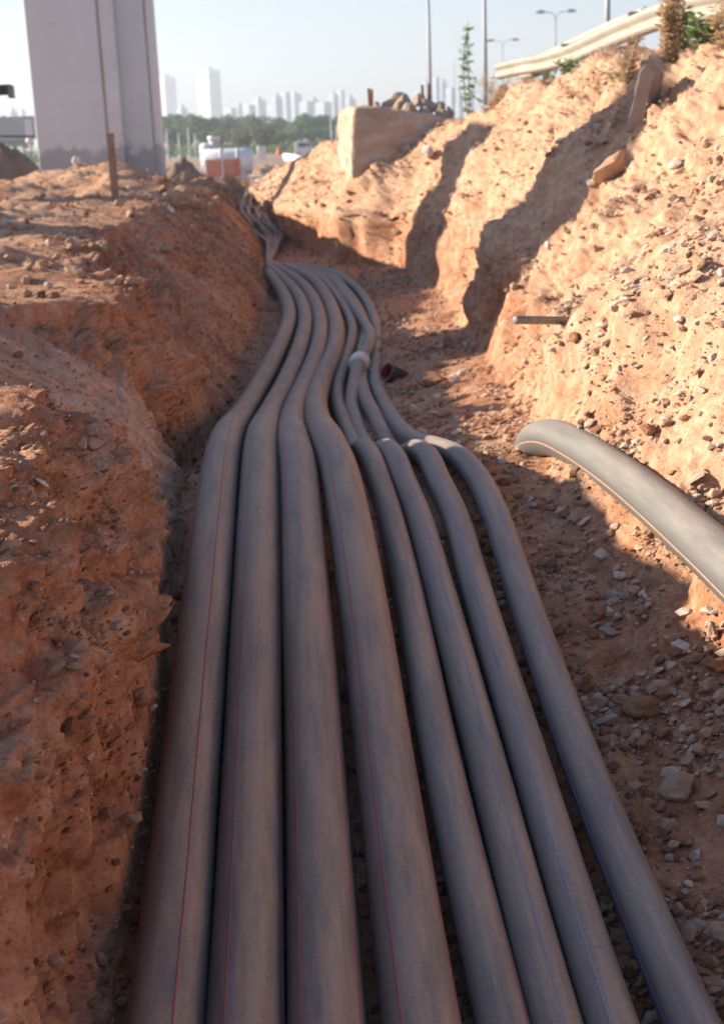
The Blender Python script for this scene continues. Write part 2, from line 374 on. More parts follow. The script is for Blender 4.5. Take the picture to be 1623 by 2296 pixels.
# zone weights along the section
wallL = sstep(c0 - 6, c0 + 25, ui) * sstep(c1 + 8, c1 - 25, ui)
floor = sstep(c1 - 5, c1 + 15, ui) * sstep(c3 - 10, c2 + 20, ui)
bankR = sstep(c2 + 30, c3 + 10, ui) * (ui < 10 ** 6)
plat = sstep(c0 + 10, c0 - 20, ui)
slump = np.exp(-((Y - 5.6) / .8) ** 4) * sstep(c0 - 40, c0 - 5, ui) * sstep(c1 + 40, c1 - 10, ui)   # smooth slide of sand on the left
steepR = np.exp(-((ui - (c2 + nR * .55)) / (nR * .45)) ** 4)
x, y, z = P[..., 0], P[..., 1], P[..., 2]
big = fbm(x * .9, y * .9, z * .9, 3, 1)
med = fbm(x * 2.6, y * 2.6, z * 2.6, 3, 11)
clod = billow(x * 7, y * 7, z * 7, 3, 21, .55)
grit = billow(x * 26, y * 26, z * 26, 2, 31, .6)
flute = fbm(x * 5 + .3 * z, y * 3.2, z * .7, 3, 41)
strat = fbm(x * 2.0, y * 2.0, z * 9 + .8 * x, 3, 51)
tq = 3.2 * fbm(x * 1.9, y * 1.9, z * 3.2, 4, 81); terr = np.floor(tq) + sstep(.0, .22, tq - np.floor(tq))          # broken ledges
tq2 = 2.6 * fbm(x * 5.5, y * 5.5, z * 7, 3, 91); terr2 = np.floor(tq2) + sstep(.0, .25, tq2 - np.floor(tq2))
gq = .8 * y - .55 * z; gp_ = .6 * y + .8 * z
groove = fbm(gq * 11 + .8 * x, gp_ * 1.5, x * 1.5, 3, 101)                         # bucket-tooth drag marks running down the near wall
rough = (1 - .72 * slump)
quiet = sstep(.42, .58, fbm(x * 1.3, y * 1.3, z * 1.3, 2, 61) * .5 + .5)      # smoother and rougher patches
D = (.10 * big * (wallL * 1.0 + bankR * .9 + plat * .5 + .12 * floor)
     + .065 * med * (wallL * 1.1 + bankR * 1.15 + plat * .8 + .25 * floor)
     + (.040 * clod * (.15 + .85 * quiet)) * (wallL * .95 + bankR * .95 + plat * 1.2 + .25 * floor)
     + .011 * grit * (.3 + .9 * quiet) * (wallL * 1.5 + bankR * .5 + plat + .6 * floor)
     + .07 * flute * wallL * sstep(c0 + nW * .3, c0 + nW * .6, ui) * sstep(5.5, 8, Y)
     + .13 * flute * steepR * sstep(7, 9, Y) + .03 * strat * wallL
     + .05 * groove * wallL * sstep(6.5, 4.5, y) + .045 * vnoise(x * .8, y * .8, z * .8, 131) * bankR
     + .042 * terr * (wallL + .35 * bankR + .3 * plat) + .011 * terr2 * (wallL * 1.1 + .7 * bankR + .8 * plat))
D = D * rough + .012 * med * slump
D = D * np.clip(Y / 3.2, .45, 1.0)
# nothing may push up through the pipes
D = np.where((ui > c1 - 2) & (ui < c2 - 6), np.minimum(D, .004), D)
near_pipe = sstep(c1 - 60, c1, ui) * sstep(c1 + 60, c1, ui)
lim = .012 + .05 * np.clip((c1 - ui) / 70.0, 0, 1)
D = np.where((ui > c1 - 70) & (ui <= c1), np.minimum(D, lim), D)
D = np.where((ui > c0) & (ui <= c1) & (Y > 12), np.minimum(D, .05), D)
P = P + Nn * D[..., None]
GN = normals(P)
nv, nu = P.shape[:2]
sand = np.clip(.15 + .65 * slump + .75 * bankR * sstep(c2 + 60, c3, ui) + .70 * plat + .25 * floor * sstep(4.2, 5, Y) + .18 * sstep(2.4, 1, x) * 0, 0, 1) + 0 * X
sand = np.clip(sand + .25 * med * bankR, 0, 1)
def sheet(name, ua, ub):
    sub = P[:, ua:ub + 1]; n = sub.shape[1]
    i = np.arange((nv - 1) * (n - 1)); r, c = i // (n - 1), i % (n - 1)
    Fc = np.stack([r * n + c, r * n + c + 1, (r + 1) * n + c + 1, (r + 1) * n + c], 1)
    me = new_mesh(name, sub.reshape(-1, 3), Fc)
    a = me.attributes.new('sand', 'FLOAT', 'POINT'); a.data.foreach_set('value', sand[:, ua:ub + 1].astype(np.float32).ravel())
    o = obj(name, me, M_SOIL); o['kind'] = 'structure'
    return o
sheet('left_bank', 0, c1); sheet('trench_floor', c1, c2); sheet('right_bank', c2, nu - 1)

# what the lens sees of the terrain: lookup from picture to ground
_px, _py, _dep = proj(P.reshape(-1, 3))
_ok = (_dep > .5) & (_px > -150) & (_px < W + 150) & (_py > -150) & (_py < H + 150)
_idx = np.where(_ok)[0]; _vx, _vy, _vd = _px[_idx], _py[_idx], _dep[_idx]
Pf = P.reshape(-1, 3); Nf = GN.reshape(-1, 3)
def ground(px, py, r=7):
    """point and normal of the terrain seen at a pixel"""
    for k in (1, 2, 4, 10):
        m = np.where((np.abs(_vx - px) < r * k) & (np.abs(_vy - py) < r * k))[0]
        if len(m): break
    j = _idx[m[np.argmin(_vd[m] + .02 * np.hypot(_vx[m] - px, _vy[m] - py) / r)]]
    return Pf[j], Nf[j]
def ground_z(x, y):
    r = np.argmin(np.abs(ys - y)); c = np.argmin(np.abs(P[r, :, 0] - x)); return P[r, c, 2]

# site ground out to the horizon
g = MB(); n = 24
gx = np.linspace(-1, 1, n); gx = np.sign(gx) * np.abs(gx) ** 3 * 6000
V = [(a, b + 400, -.5) for b in gx for a in gx]
g.add(V, [(r * n + c, r * n + c + 1, (r + 1) * n + c + 1, (r + 1) * n + c) for r in range(n - 1) for c in range(n - 1)])
so_ = g.build('site_ground', simple_mat('site_dirt', (.34, .22, .14), .95, .35, .08, bumpk=.3, bdist=.2)); so_['kind'] = 'structure'

# ------------------------------------------------------------------ the pipes in the trench
def px_path(tab): return [at_z(a, b, c) for a, b, c in tab]
def far_path(o):
    b = [(604 + o * .1, 592, -.13), (606 + o * .25, 572, -.14), (612 + o * .45, 545, -.15), (600 + o, 520, -.15), (580 + o, 500, -.16), (573 + o * .9, 478, -.16), (566 + o * .8, 456, -.17), (566 + o * .7, 436, -.18), (573 + o * .5, 418, -.2)]
    o = o * 1.3
    r = random.Random(int(o * 10) + 77)
    return px_path([(p + r.uniform(-9, 9) * (k > 2), q, z + r.uniform(0, .10) * (k > 1)) for k, (p, q, z) in enumerate(b)])
def pipe(name, tab, far, R, mat, stripes, label, group):
    C = px_path(tab)
    # carry on towards and under the camera
    d = (C[0] - C[1]); d /= np.linalg.norm(d); first = C[0] + d * 3.0; first[2] = C[0][2] - .04
    near = catmull([first] + C, step=.03)
    farp = catmull([C[-1]] + far, step=.25)[1:] if far is not None else np.zeros((0, 3))
    path = np.vstack([near, farp])
    # relax the joint kinks
    for _ in range(3): path[1:-1] = (path[:-2] + 2 * path[1:-1] + path[2:]) / 4
    keep = [0]
    for i in range(1, len(path)):
        if np.linalg.norm(path[i] - path[keep[-1]]) > .028 or i == len(path) - 1: keep.append(i)
    path = path[keep]
    base = np.array([path[len(path) // 8][0], path[len(path) // 8][1], 0])
    n = 28
    V, Fc = tube_geo(path - base, R * np.where(path[:, 1] > 19.5, np.clip(1 - .22 * (path[:, 1] - 19.5), .45, 1), 1), n, True)
    root = empty(name, base, label, 'pipe', group)
    me = new_mesh('pipe_wall', V, Fc)
    # uv: u around, v metres along
    s = np.concatenate([[0], np.cumsum(np.linalg.norm(np.diff(path, axis=0), axis=1))]) + rng.uniform(0, 50)
    uv = me.uv_layers.new(name='UVMap'); li = np.zeros(len(me.loops), np.int32); me.loops.foreach_get('vertex_index', li)
    u = (li % n) / n; v = s[li // n]
    # wrap fix: the last column of quads runs from 27/28 to 1
    nq = (len(path) - 1) * n; q = np.arange(nq * 4) // 4; wrap = (q % n == n - 1)
    uu = u.copy(); uu[:nq * 4][wrap & (u[:nq * 4] < .01)] = 1.0
    off = rng.uniform(0, 20)
    uv.data.foreach_set('uv', np.stack([uu, v + off], 1).astype(np.float32).ravel())
    obj('pipe_wall', me, mat, root)
    T, Sd, U = frames(path)
    for ang, wid, smat in stripes:                                   # degrees from the top towards +X
        aa = math.radians(90 - ang); hw = wid / R / 2
        rows = []; path_ = path; near_ = path[:, 1] < 19.5
        for da, rr in ((-hw, R - .0008), (-hw * .6, R + .0011), (hw * .6, R + .0011), (hw, R - .0008)):
            rows.append((path - base + rr * (math.cos(aa + da) * Sd + math.sin(aa + da) * U))[near_])
        Vs = np.stack(rows, 1).reshape(-1, 3); Fs = [(i * 4 + j, i * 4 + j + 1, i * 4 + j + 5, i * 4 + j + 4) for i in range(int(near_.sum()) - 1) for j in range(3)]
        obj('stripe', new_mesh('stripe', Vs, Fs), smat, root)
    return root, path
GP = 'conduit pipes lying side by side in the trench'
BR, SR = .080, .0545
pipes = []
T1 = [(373, 2296, .05), (431, 1692, .14), (462, 1370, .30), (494, 1060, .43), (508, 990, .41), (540, 935, .08), (577, 876, -.06), (617, 800, -.10), (641, 745, -.11), (649, 710, -.11), (641, 672, -.10), (624, 642, -.09), (607, 620, -.08)]
T2 = [(550, 2296, .05), (566, 1692, .14), (575, 1370, .30), (583, 1055, .43), (587, 990, .41), (606, 930, .07), (640, 862, -.06), (668, 795, -.10), (684, 735, -.11), (684, 705, -.11), (668, 664, -.10), (640, 632, -.08), (608, 606, -.07)]
T3 = [(733, 2296, .05), (706, 1692, .14), (688, 1370, .30), (669, 1055, .43), (658, 1000, .42), (655, 948, .14), (668, 900, .0), (690, 850, -.07), (713, 785, -.10), (719, 725, -.11), (698, 664, -.10), (664, 628, -.08), (616, 600, -.07)]
T4 = [(944, 2296, .05), (861, 1692, .14), (805, 1300, .33), (762, 1065, .43), (735, 995, .42), (712, 945, .15), (708, 900, .0), (722, 852, -.07), (745, 800, -.10), (755, 750, -.11), (750, 712, -.11), (731, 666, -.10), (700, 628, -.08), (626, 596, -.08)]
T5 = [(1127, 2296, .05), (986, 1692, .13), (912, 1320, .24), (873, 1158, .29), (848, 1077, .33), (832, 1030, .345), (816, 1009, .325), (799, 1017, .05), (785, 984, -.05), (770, 945, -.10), (757, 905, -.13), (758, 865, -.14), (779, 796, -.15), (791, 742, -.15), (777, 697, -.14), (748, 654, -.11), (716, 624, -.10), (620, 594, -.09)]
T6 = [(1244, 2296, .05), (1085, 1692, .13), (984, 1320, .24), (937, 1158, .29), (904, 1077, .33), (886, 1030, .35), (868, 1010, .33), (838, 1019, .05), (812, 985, -.05), (799, 950, -.09), (789, 912, -.11), (796, 855, -.08), (803, 820, -.05), (824, 781, -.06), (829, 750, -.10), (807, 708, -.11), (773, 662, -.10), (738, 626, -.09), (640, 596, -.09)]
T7 = [(1368, 2296, .05), (1181, 1692, .13), (1067, 1320, .24), (1020, 1158, .29), (982, 1077, .33), (962, 1032, .35), (940, 1012, .33), (892, 1021, .08), (864, 984, .02), (840, 935, -.05), (818, 890, -.09), (808, 845, -.11), (811, 795, -.13), (822, 745, -.15), (806, 696, -.14), (774, 650, -.11), (742, 620, -.10), (650, 594, -.09)]
T8 = [(1549, 2296, .05), (1298, 1692, .13), (1166, 1320, .24), (1112, 1158, .30), (1073, 1077, .325), (1030, 1027, .335), (985, 1008, .31), (938, 994, .22), (897, 962, .05), (863, 908, -.08), (842, 855, -.12), (842, 800, -.13), (846, 755, -.14), (836, 705, -.13), (812, 660, -.11), (783, 633, -.10), (735, 609, -.09), (660, 594, -.09)]
specs = [(T1, -24, BR, M_PIPE, [(18, .006, M_RED), (-75, .006, M_RED)], 'thick grey pipe at the far left of the row, red stripe along its middle'),
         (T2, -10, BR, M_PIPE, [(-26, .005, M_RED), (76, .006, M_RED)], 'second thick grey pipe from the left with two thin red stripes'),
         (T3, 2, BR, M_PIPE, [(-40, .006, M_RED), (56, .005, M_RED)], 'third thick grey pipe from the left, just left of the middle gap'),
         (T4, 12, BR, M_PIPE, [(-33, .007, M_RED), (64, .007, M_RED)], 'fourth thick grey pipe, bordering the wide dark gap, bright red stripes'),
         (T5, 20, SR, M_PIPE2, [(48, .004, M_RED)], 'thin grey pipe right of the wide gap with a red edge stripe'),
         (T6, 28, SR, M_PIPE2, [(8, .0045, M_LILAC)], 'thin grey pipe with lilac stripe that runs into the pale coupling'),
         (T7, -18, SR, M_PIPE2, [(-15, .0045, M_LILAC)], 'thin grey pipe with lilac stripe, second from the right of the row'),
         (T8, 34, SR, M_PIPE2, [(10, .0045, M_LILAC), (-80, .005, M_BLUE)], 'thin grey pipe at the far right of the row beside the stony floor')]
for T_, o_, R_, m_, st_, lb_ in specs:
    pipes.append(pipe('conduit_pipe', T_, far_path(o_), R_, m_, st_, lb_, GP))

# ------------------------------------------------------------------ stones, clods, gravel
def ico(sub):
    t = (1 + 5 ** .5) / 2
    V = [(-1, t, 0), (1, t, 0), (-1, -t, 0), (1, -t, 0), (0, -1, t), (0, 1, t), (0, -1, -t), (0, 1, -t), (t, 0, -1), (t, 0, 1), (-t, 0, -1), (-t, 0, 1)]
    Fc = [(0, 11, 5), (0, 5, 1), (0, 1, 7), (0, 7, 10), (0, 10, 11), (1, 5, 9), (5, 11, 4), (11, 10, 2), (10, 7, 6), (7, 1, 8), (3, 9, 4), (3, 4, 2), (3, 2, 6), (3, 6, 8), (3, 8, 9), (4, 9, 5), (2, 4, 11), (6, 2, 10), (8, 6, 7), (9, 8, 1)]
    V = [np.array(v) / np.linalg.norm(v) for v in V]
    for _ in range(sub):
        c = {}; F2 = []
        def md(a, b):
            k = (min(a, b), max(a, b))
            if k not in c:
                m = V[a] + V[b]; V.append(m / np.linalg.norm(m)); c[k] = len(V) - 1
            return c[k]
        for a, b, d in Fc:
            ab, bd, da = md(a, b), md(b, d), md(d, a); F2 += [(a, ab, da), (b, bd, ab), (d, da, bd), (ab, bd, da)]
        Fc = F2
    return np.array(V), np.array(Fc)
ICO = [ico(k) for k in range(5)]
def rock_geo(sub, r, cuts=7, nz=.12, flat=.75, seed=0):
    V, Fc = ICO[sub]; V = V.copy()
    for _ in range(cuts):
        n = r.normal(0, 1, 3); n /= np.linalg.norm(n); d = r.uniform(.45, .85); k = V @ n
        V = V - np.clip(k - d, 0, None)[:, None] * n
    s = r.uniform(0, 90)
    V = V * (1 + nz * fbm(V[:, 0] * 2 + s, V[:, 1] * 2, V[:, 2] * 2, 3, 3)[:, None])
    V = V * np.array([r.uniform(.8, 1.15), r.uniform(.65, 1.0), flat * r.uniform(.7, 1.1)])
    return V / np.abs(V[:, 0]).max(), Fc
def stone_mat(name, c1, c2, dirt=(.30, .16, .09), dk=.5):
    m, nt, b = mat_new(name); tc = N(nt, 'ShaderNodeTexCoord'); g = N(nt, 'ShaderNodeNewGeometry')
    n = noise_node(nt, tc.outputs['Object'], 14, 6, .65); n2 = noise_node(nt, g.outputs['Position'], 9, 5, .6); n3 = noise_node(nt, tc.outputs['Object'], 90, 4, .7)
    r = ramp(nt, n.outputs['Fac'], [(.3, c2), (.65, c1)])
    dr = ramp(nt, n2.outputs['Fac'], [(.48, (0, 0, 0)), (.68, (dk, dk, dk))])
    L(nt, mix(nt, dr.outputs['Color'], r.outputs['Color'], dirt), b.inputs['Base Color']); b.inputs['Roughness'].default_value = .92; b.inputs['Specular IOR Level'].default_value = .2
    p = bump(nt, b, n.outputs['Fac'], .5, .012); bump(nt, b, n3.outputs['Fac'], .5, .003, p)
    return m
M_CHALK = stone_mat('chalk_stone', (.68, .60, .51), (.50, .41, .33), dk=.5)
M_TAN = stone_mat('tan_stone', (.46, .33, .23), (.34, .22, .14), dk=.7)
M_GREY = stone_mat('grey_stone', (.42, .36, .31), (.29, .24, .21), dk=.55)
M_CLOD = stone_mat('earth_clod', (.34, .18, .10), (.23, .11, .06), (.40, .25, .15), .6)
M_SAND = stone_mat('sandy_clod', (.46, .30, .19), (.38, .23, .14), (.5, .36, .25), .6)
def place_rock(name, px, py, wpx, mat, label, cat, asp=(1, .8, .7), cuts=7, sub=3, sink=.25, rot=None, group=None, nz=.12):
    p, n = ground(px, py); dep = (p - EYE) @ _f; s = wpx / F * dep / 2
    r = np.random.default_rng(int(px * 31 + py * 7)); V, Fc = rock_geo(sub, r, cuts, nz, 1.0)
    V = V * np.array(asp) * s
    V = V @ rot_mat(r.uniform(-.25, .25), r.uniform(-.25, .25), r.uniform(-.5, .5) if rot is None else rot).T
    z = Vector(n).to_track_quat('Z', 'Y').to_matrix()
    if abs(n[2]) < .85: V = V @ np.array(z).T if rot is None else V
    c = p + n * s * asp[2] * (1 - 2 * sink)
    o = obj(name, new_mesh(name, V, Fc, sub >= 3), mat, None, tuple(map(float, c)))
    if sub >= 3:
        m = o.modifiers.new('edges', 'EDGE_SPLIT'); m.split_angle = math.radians(28)
    return tag(o, label, cat, group)
ST = 'larger stones lying on the trench floor and banks'
stones = [
    (1533, 1457, 54, M_CHALK, 'bright white angular stone with a small dark hole, near the right edge', (1, .7, .75)),
    (1601, 1423, 34, M_TAN, 'upright pointed tan stone standing at the right edge above a brown lump', (1, .7, 1.7)),
    (1594, 1461, 36, M_TAN, 'pale tan wedge stone leaning below the upright pointed stone', (1, .6, 1.2)),
    (1608, 1500, 70, M_CLOD, 'large brown lump at the right edge with a dark hollow beneath it', (1, .9, .8)),
    (1378, 1334, 46, M_GREY, 'rounded pinkish grey stone, largest of the pale cluster on the shaded slope', (1, .8, .85)),
    (1347, 1250, 40, M_CHALK, 'chalky white stone at the upper end of the pale cluster', (1, .8, .8)),
    (1392, 1288, 40, M_CHALK, 'flat white stone with a notched edge above the rounded grey stone', (1, .6, .45)),
    (1362, 1371, 54, M_CHALK, 'long low white stone just below the rounded pinkish grey stone', (1, .55, .5)),
    (1364, 1423, 54, M_GREY, 'flat grey triangular stone at the lower end of the pale cluster', (1, .6, .45)),
    (1315, 1449, 20, M_GREY, 'small grey cube shaped stone beside the far right pipe', (1, .9, .9)),
    (1291, 1233, 27, M_TAN, 'small pinkish stone left of the chalky white stone', (1, .8, .6)),
    (1345, 1578, 50, M_TAN, 'blunt tan stone behind the long grey slab stone', (1, .7, .8)),
    (1360, 1614, 84, M_GREY, 'long dark grey slab stone lying close to the far right pipe', (1, .45, .4)),
    (1434, 1604, 88, M_CLOD, 'big reddish brown boulder right of the long grey slab stone', (1, .7, .62)),
    (1400, 1574, 50, M_TAN, 'orange tan stone touching the top of the reddish boulder', (1, .7, .6)),
    (1509, 1548, 26, M_GREY, 'small blue grey stone alone above the lower right rubble', (1, .6, .9)),
    (1573, 1689, 56, M_TAN, 'rounded orange tan stone with a white pebble at its foot', (1, .8, .8)),
    (1529, 1633, 26, M_CHALK, 'small pale stone between the reddish boulder and the right edge', (1, .8, .7)),
    (1585, 1649, 25, M_CHALK, 'small white stone above the rounded orange tan stone', (1, .7, .7)),
    (1444, 1334, 26, M_CHALK, 'small white stone right of the rounded pinkish grey stone', (1, .6, .6)),
    (1521, 1775, 84, M_TAN, 'broad dusty tan rock with a pointed right end in the lower right rubble', (1, .7, .7)),
    (1533, 1894, 66, M_CLOD, 'smooth round brown rock half buried low on the right floor', (1, .85, .75)),
    (1558, 1926, 38, M_CHALK, 'white stone stuck to the front of the smooth round brown rock', (1, .7, .6)),
    (1497, 1926, 26, M_GREY, 'small grey round stone left of the smooth round brown rock', (1, .9, .9)),
    (1557, 2084, 64, M_GREY, 'whitish grey stone beside a tan one near the lower right corner', (1, .75, .75)),
    (1612, 2104, 62, M_TAN, 'tan stone cut by the right edge near the lower right corner', (1, .9, .9)),
    (1568, 2150, 56, M_TAN, 'long narrow tan stone, lowest of the lower right rubble', (1, .4, .5)),
    (1537, 1985, 26, M_CHALK, 'small pale stone above the whitish grey stone in the lower right', (1, .8, .7)),
    (939, 972, 32, M_CHALK, 'white three cornered stone beside the hump of the far right pipe', (1, .7, 1.0)),
    (923, 917, 20, M_CHALK, 'small white upright stone below the open black pipe end', (1, .6, 1.2)),
    (968, 929, 24, M_CHALK, 'pale stone right of the small white upright stone', (1, .7, .7)),
    (1024, 850, 20, M_CHALK, 'rounded white stone on the shaded floor right of the open pipe end', (1, .8, 1.1)),
    (975, 886, 22, M_CHALK, 'white stone with a black scrap beside it below the red clod', (1, .8, .9)),
    (1093, 1021, 24, M_TAN, 'pinkish stone on the bare floor right of the pipe hump', (1, .7, 1.0)),
    (973, 853, 66, M_CLOD, 'dark red clod of clay beside the open black pipe end', (1, .8, .6)),
    (1515, 365, 38, M_CHALK, 'white stone on the sunlit upper slope right of the long boulder', (1, .7, .7)),
    (1457, 970, 46, M_CLOD, 'dark red clod just above the big loose pipe, left of a pair', (1, .8, .7)),
    (1491, 948, 38, M_CLOD, 'dark red clod just above the big loose pipe, right of a pair', (1, .8, .7)),
    (1535, 937, 26, M_CLOD, 'small dark clod higher up from the pair above the loose pipe', (1, .8, .7)),
    (1567, 876, 30, M_CHALK, 'white stone on the sunlit slope near the right edge above the loose pipe', (1, .7, .9)),
    (1290, 757, 42, M_CLOD, 'angular reddish clod on the sunlit bank below the metal rod', (1, .8, .7)),
    (957, 341, 52, M_CHALK, 'large white stone at the foot of the concrete block', (1, .7, .8)),
    (905, 335, 30, M_GREY, 'grey stone lodged against the shaded face of the concrete block', (1, .7, .8)),
    (1500, 415, 26, M_CHALK, 'white stone lower down the sunlit slope from the long boulder', (1, .7, .8)),
    (1330, 412, 34, M_CHALK, 'pale stone at the lower left tip of the long boulder', (1, .7, .8)),
    (83, 1070, 30, M_CHALK, 'curved white stone like a shell on the near left bank', (.8, .35, 1.2)),
    (190, 1003, 34, M_SAND, 'upright tan flake of dried earth on the near left bank, left of two', (.6, .6, 1.3)),
    (218, 1000, 44, M_SAND, 'cupped tan chunk of dried earth on the near left bank, right of two', (1, .7, .8)),
    (172, 367, 26, M_CHALK, 'white stone stuck in the spoil against the bridge pier', (1, .7, 1.1)),
    (310, 1560, 70, M_CLOD, 'dark round rock standing out of the left trench wall beside the first pipe', (.8, .8, 1.1)),
    (120, 905, 22, M_CHALK, 'white three cornered pebble on the brink of the near left bank', (1, .7, .8)),
    (98, 975, 20, M_CHALK, 'small bone coloured stone on the near left bank in sun', (1, .7, .9)),
    (262, 455, 26, M_SAND, 'sandy clod in the pier shade near the wooden stake', (1, .8, .8)),
    (300, 632, 34, M_SAND, 'sunlit clod on the very edge of the left terrace', (1, .8, .8)),
    (140, 532, 32, M_SAND, 'orange clod throwing a shadow on the sunlit left terrace', (1, .8, .9)),
    (125, 575, 26, M_SAND, 'rounded sandy clod further forward on the left terrace', (1, .8, .8)),
    (415, 425, 30, M_CHALK, 'pale stone among the sunlit clods right of the bridge pier', (1, .8, .7)),
    (385, 472, 26, M_CHALK, 'white stone below the sunlit clods right of the bridge pier', (1, .8, .8)),
]
for px, py, w, m, lb, asp in stones:
    place_rock('clod' if m in (M_CLOD, M_SAND) else 'stone', px, py, w, m, lb, 'clod' if m in (M_CLOD, M_SAND) else 'stone', asp, cuts=9 if m is not M_CLOD else 5, group=ST, nz=.12 if m is not M_CLOD else .25)
# the long boulder on the bright slope
o = place_rock('boulder', 1392, 372, 128, M_SAND, 'long sandy boulder lying up the sunlit slope beside the shadow', 'boulder', (1, .55, .5), 7, 4, .3, rot=0, nz=.15)
p = np.array(o.location); ax = at_y(1432, 318, p[1] + .15) - at_y(1340, 408, p[1]); o.rotation_euler = Vector(ax).to_track_quat('X', 'Z').to_euler()

# counted but alike: middle sized stones strewn over the banks
def strew(n, region, size, mats, name, label, cat, group, sub=2):
    pts = []
    tries = 0
    while len(pts) < n and tries < n * 30:
        tries += 1
        px, py = region(); p, nn = ground(px, py, 5)
        if nn[2] < .25: continue
        pts.append((p, nn))
    meshes = {}
    for k, (p, nn) in enumerate(pts):
        m = mats[int(rng.integers(len(mats)))]; v = int(rng.integers(5))
        key = (id(m), v)
        if key not in meshes:
            V, Fc = rock_geo(sub, rng, 8, .14, .8); me = new_mesh(name, V, Fc, False); me.materials.append(m); meshes[key] = me
        s = float(rng.lognormal(math.log(size), .35)) * min(1.6, max(.5, p[1] / 6))
        o = obj(name, meshes[key], None, None, tuple(map(float, p + nn * s * .25)))
        o.scale = (s, s * .85, s * .8); o.rotation_euler = tuple(rng.uniform(-.5, .5, 2)) + (float(rng.uniform(0, 6.28)),)
        tag(o, label, cat, group)
def poly_region(pts):
    pts = np.array(pts, float); lo, hi = pts.min(0), pts.max(0)
    def inside(x, y):
        c = False; j = len(pts) - 1
        for i in range(len(pts)):
            if (pts[i, 1] > y) != (pts[j, 1] > y) and x < (pts[j, 0] - pts[i, 0]) * (y - pts[i, 1]) / (pts[j, 1] - pts[i, 1]) + pts[i, 0]: c = not c
            j = i
        return c
    def f():
        while True:
            x, y = rng.uniform(lo, hi)
            if inside(x, y): return x, y
    return f
strew(130, poly_region([(1100, 760), (1150, 560), (1400, 330), (1623, 200), (1623, 1180), (1400, 960), (1230, 900)]), .017, [M_CHALK, M_SAND, M_TAN, M_CHALK], 'stone', 'small pale stone lying loose on the sunlit right slope', 'stone', 'loose stones on the sunlit right slope')
strew(60, poly_region([(650, 480), (770, 420), (1000, 340), (1330, 170), (1400, 330), (1150, 400), (900, 520), (700, 560)]), .022, [M_CHALK, M_SAND, M_CLOD], 'stone', 'stone lying loose on the far right bank round the concrete block', 'stone', 'loose stones on the far right bank')
strew(75, poly_region([(1140, 1150), (1400, 1290), (1623, 1400), (1623, 2200), (1500, 2050), (1250, 1450)]), .012, [M_CHALK, M_TAN, M_GREY, M_CLOD], 'stone', 'small stone lying in the shaded rubble right of the pipes', 'stone', 'small stones in the shaded rubble')
strew(110, poly_region([(0, 400), (280, 400), (560, 400), (500, 480), (300, 640), (0, 700)]), .022, [M_SAND, M_SAND, M_CHALK, M_CLOD], 'clod', 'clod of dry earth lying on the left terrace below the pier', 'clod', 'clods on the left terrace')
strew(36, poly_region([(850, 760), (1050, 700), (1160, 880), (1180, 1080), (1090, 1060), (900, 940)]), .018, [M_CHALK, M_CLOD, M_GREY], 'stone', 'small stone on the shaded floor near the open black pipe end', 'stone', 'small stones by the open pipe end')

strew(45, poly_region([(350, 400), (530, 395), (530, 440), (440, 490), (370, 470)]), .045, [M_SAND, M_SAND, M_CLOD], 'clod', 'sunlit clod of earth in the heap between the pier and the trench', 'clod', 'clods heaped right of the pier')

# gravel nobody could count
def gravel_mat():
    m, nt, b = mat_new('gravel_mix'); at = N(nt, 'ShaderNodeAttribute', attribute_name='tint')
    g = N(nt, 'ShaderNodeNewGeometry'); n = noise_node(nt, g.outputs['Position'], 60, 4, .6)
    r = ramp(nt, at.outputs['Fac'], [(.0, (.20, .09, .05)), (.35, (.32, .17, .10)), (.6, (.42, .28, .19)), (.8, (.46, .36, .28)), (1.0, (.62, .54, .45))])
    v = ramp(nt, n.outputs['Fac'], [(.3, (.75, .72, .7)), (.7, (1.1, 1.1, 1.1))])
    L(nt, mix(nt, .8, r.outputs['Color'], v.outputs['Color'], 'MULTIPLY'), b.inputs['Base Color']); b.inputs['Roughness'].default_value = .95; b.inputs['Specular IOR Level'].default_value = .15
    return m
M_GRAVEL = gravel_mat()
cell = np.zeros(P.shape[:2]); cell[:-1, :-1] = np.linalg.norm(np.cross(P[1:, :-1] - P[:-1, :-1], P[:-1, 1:] - P[:-1, :-1]), axis=-1)
GPX, GPY, GDP = [a.reshape(P.shape[:2]) for a in (_px, _py, _dep)]
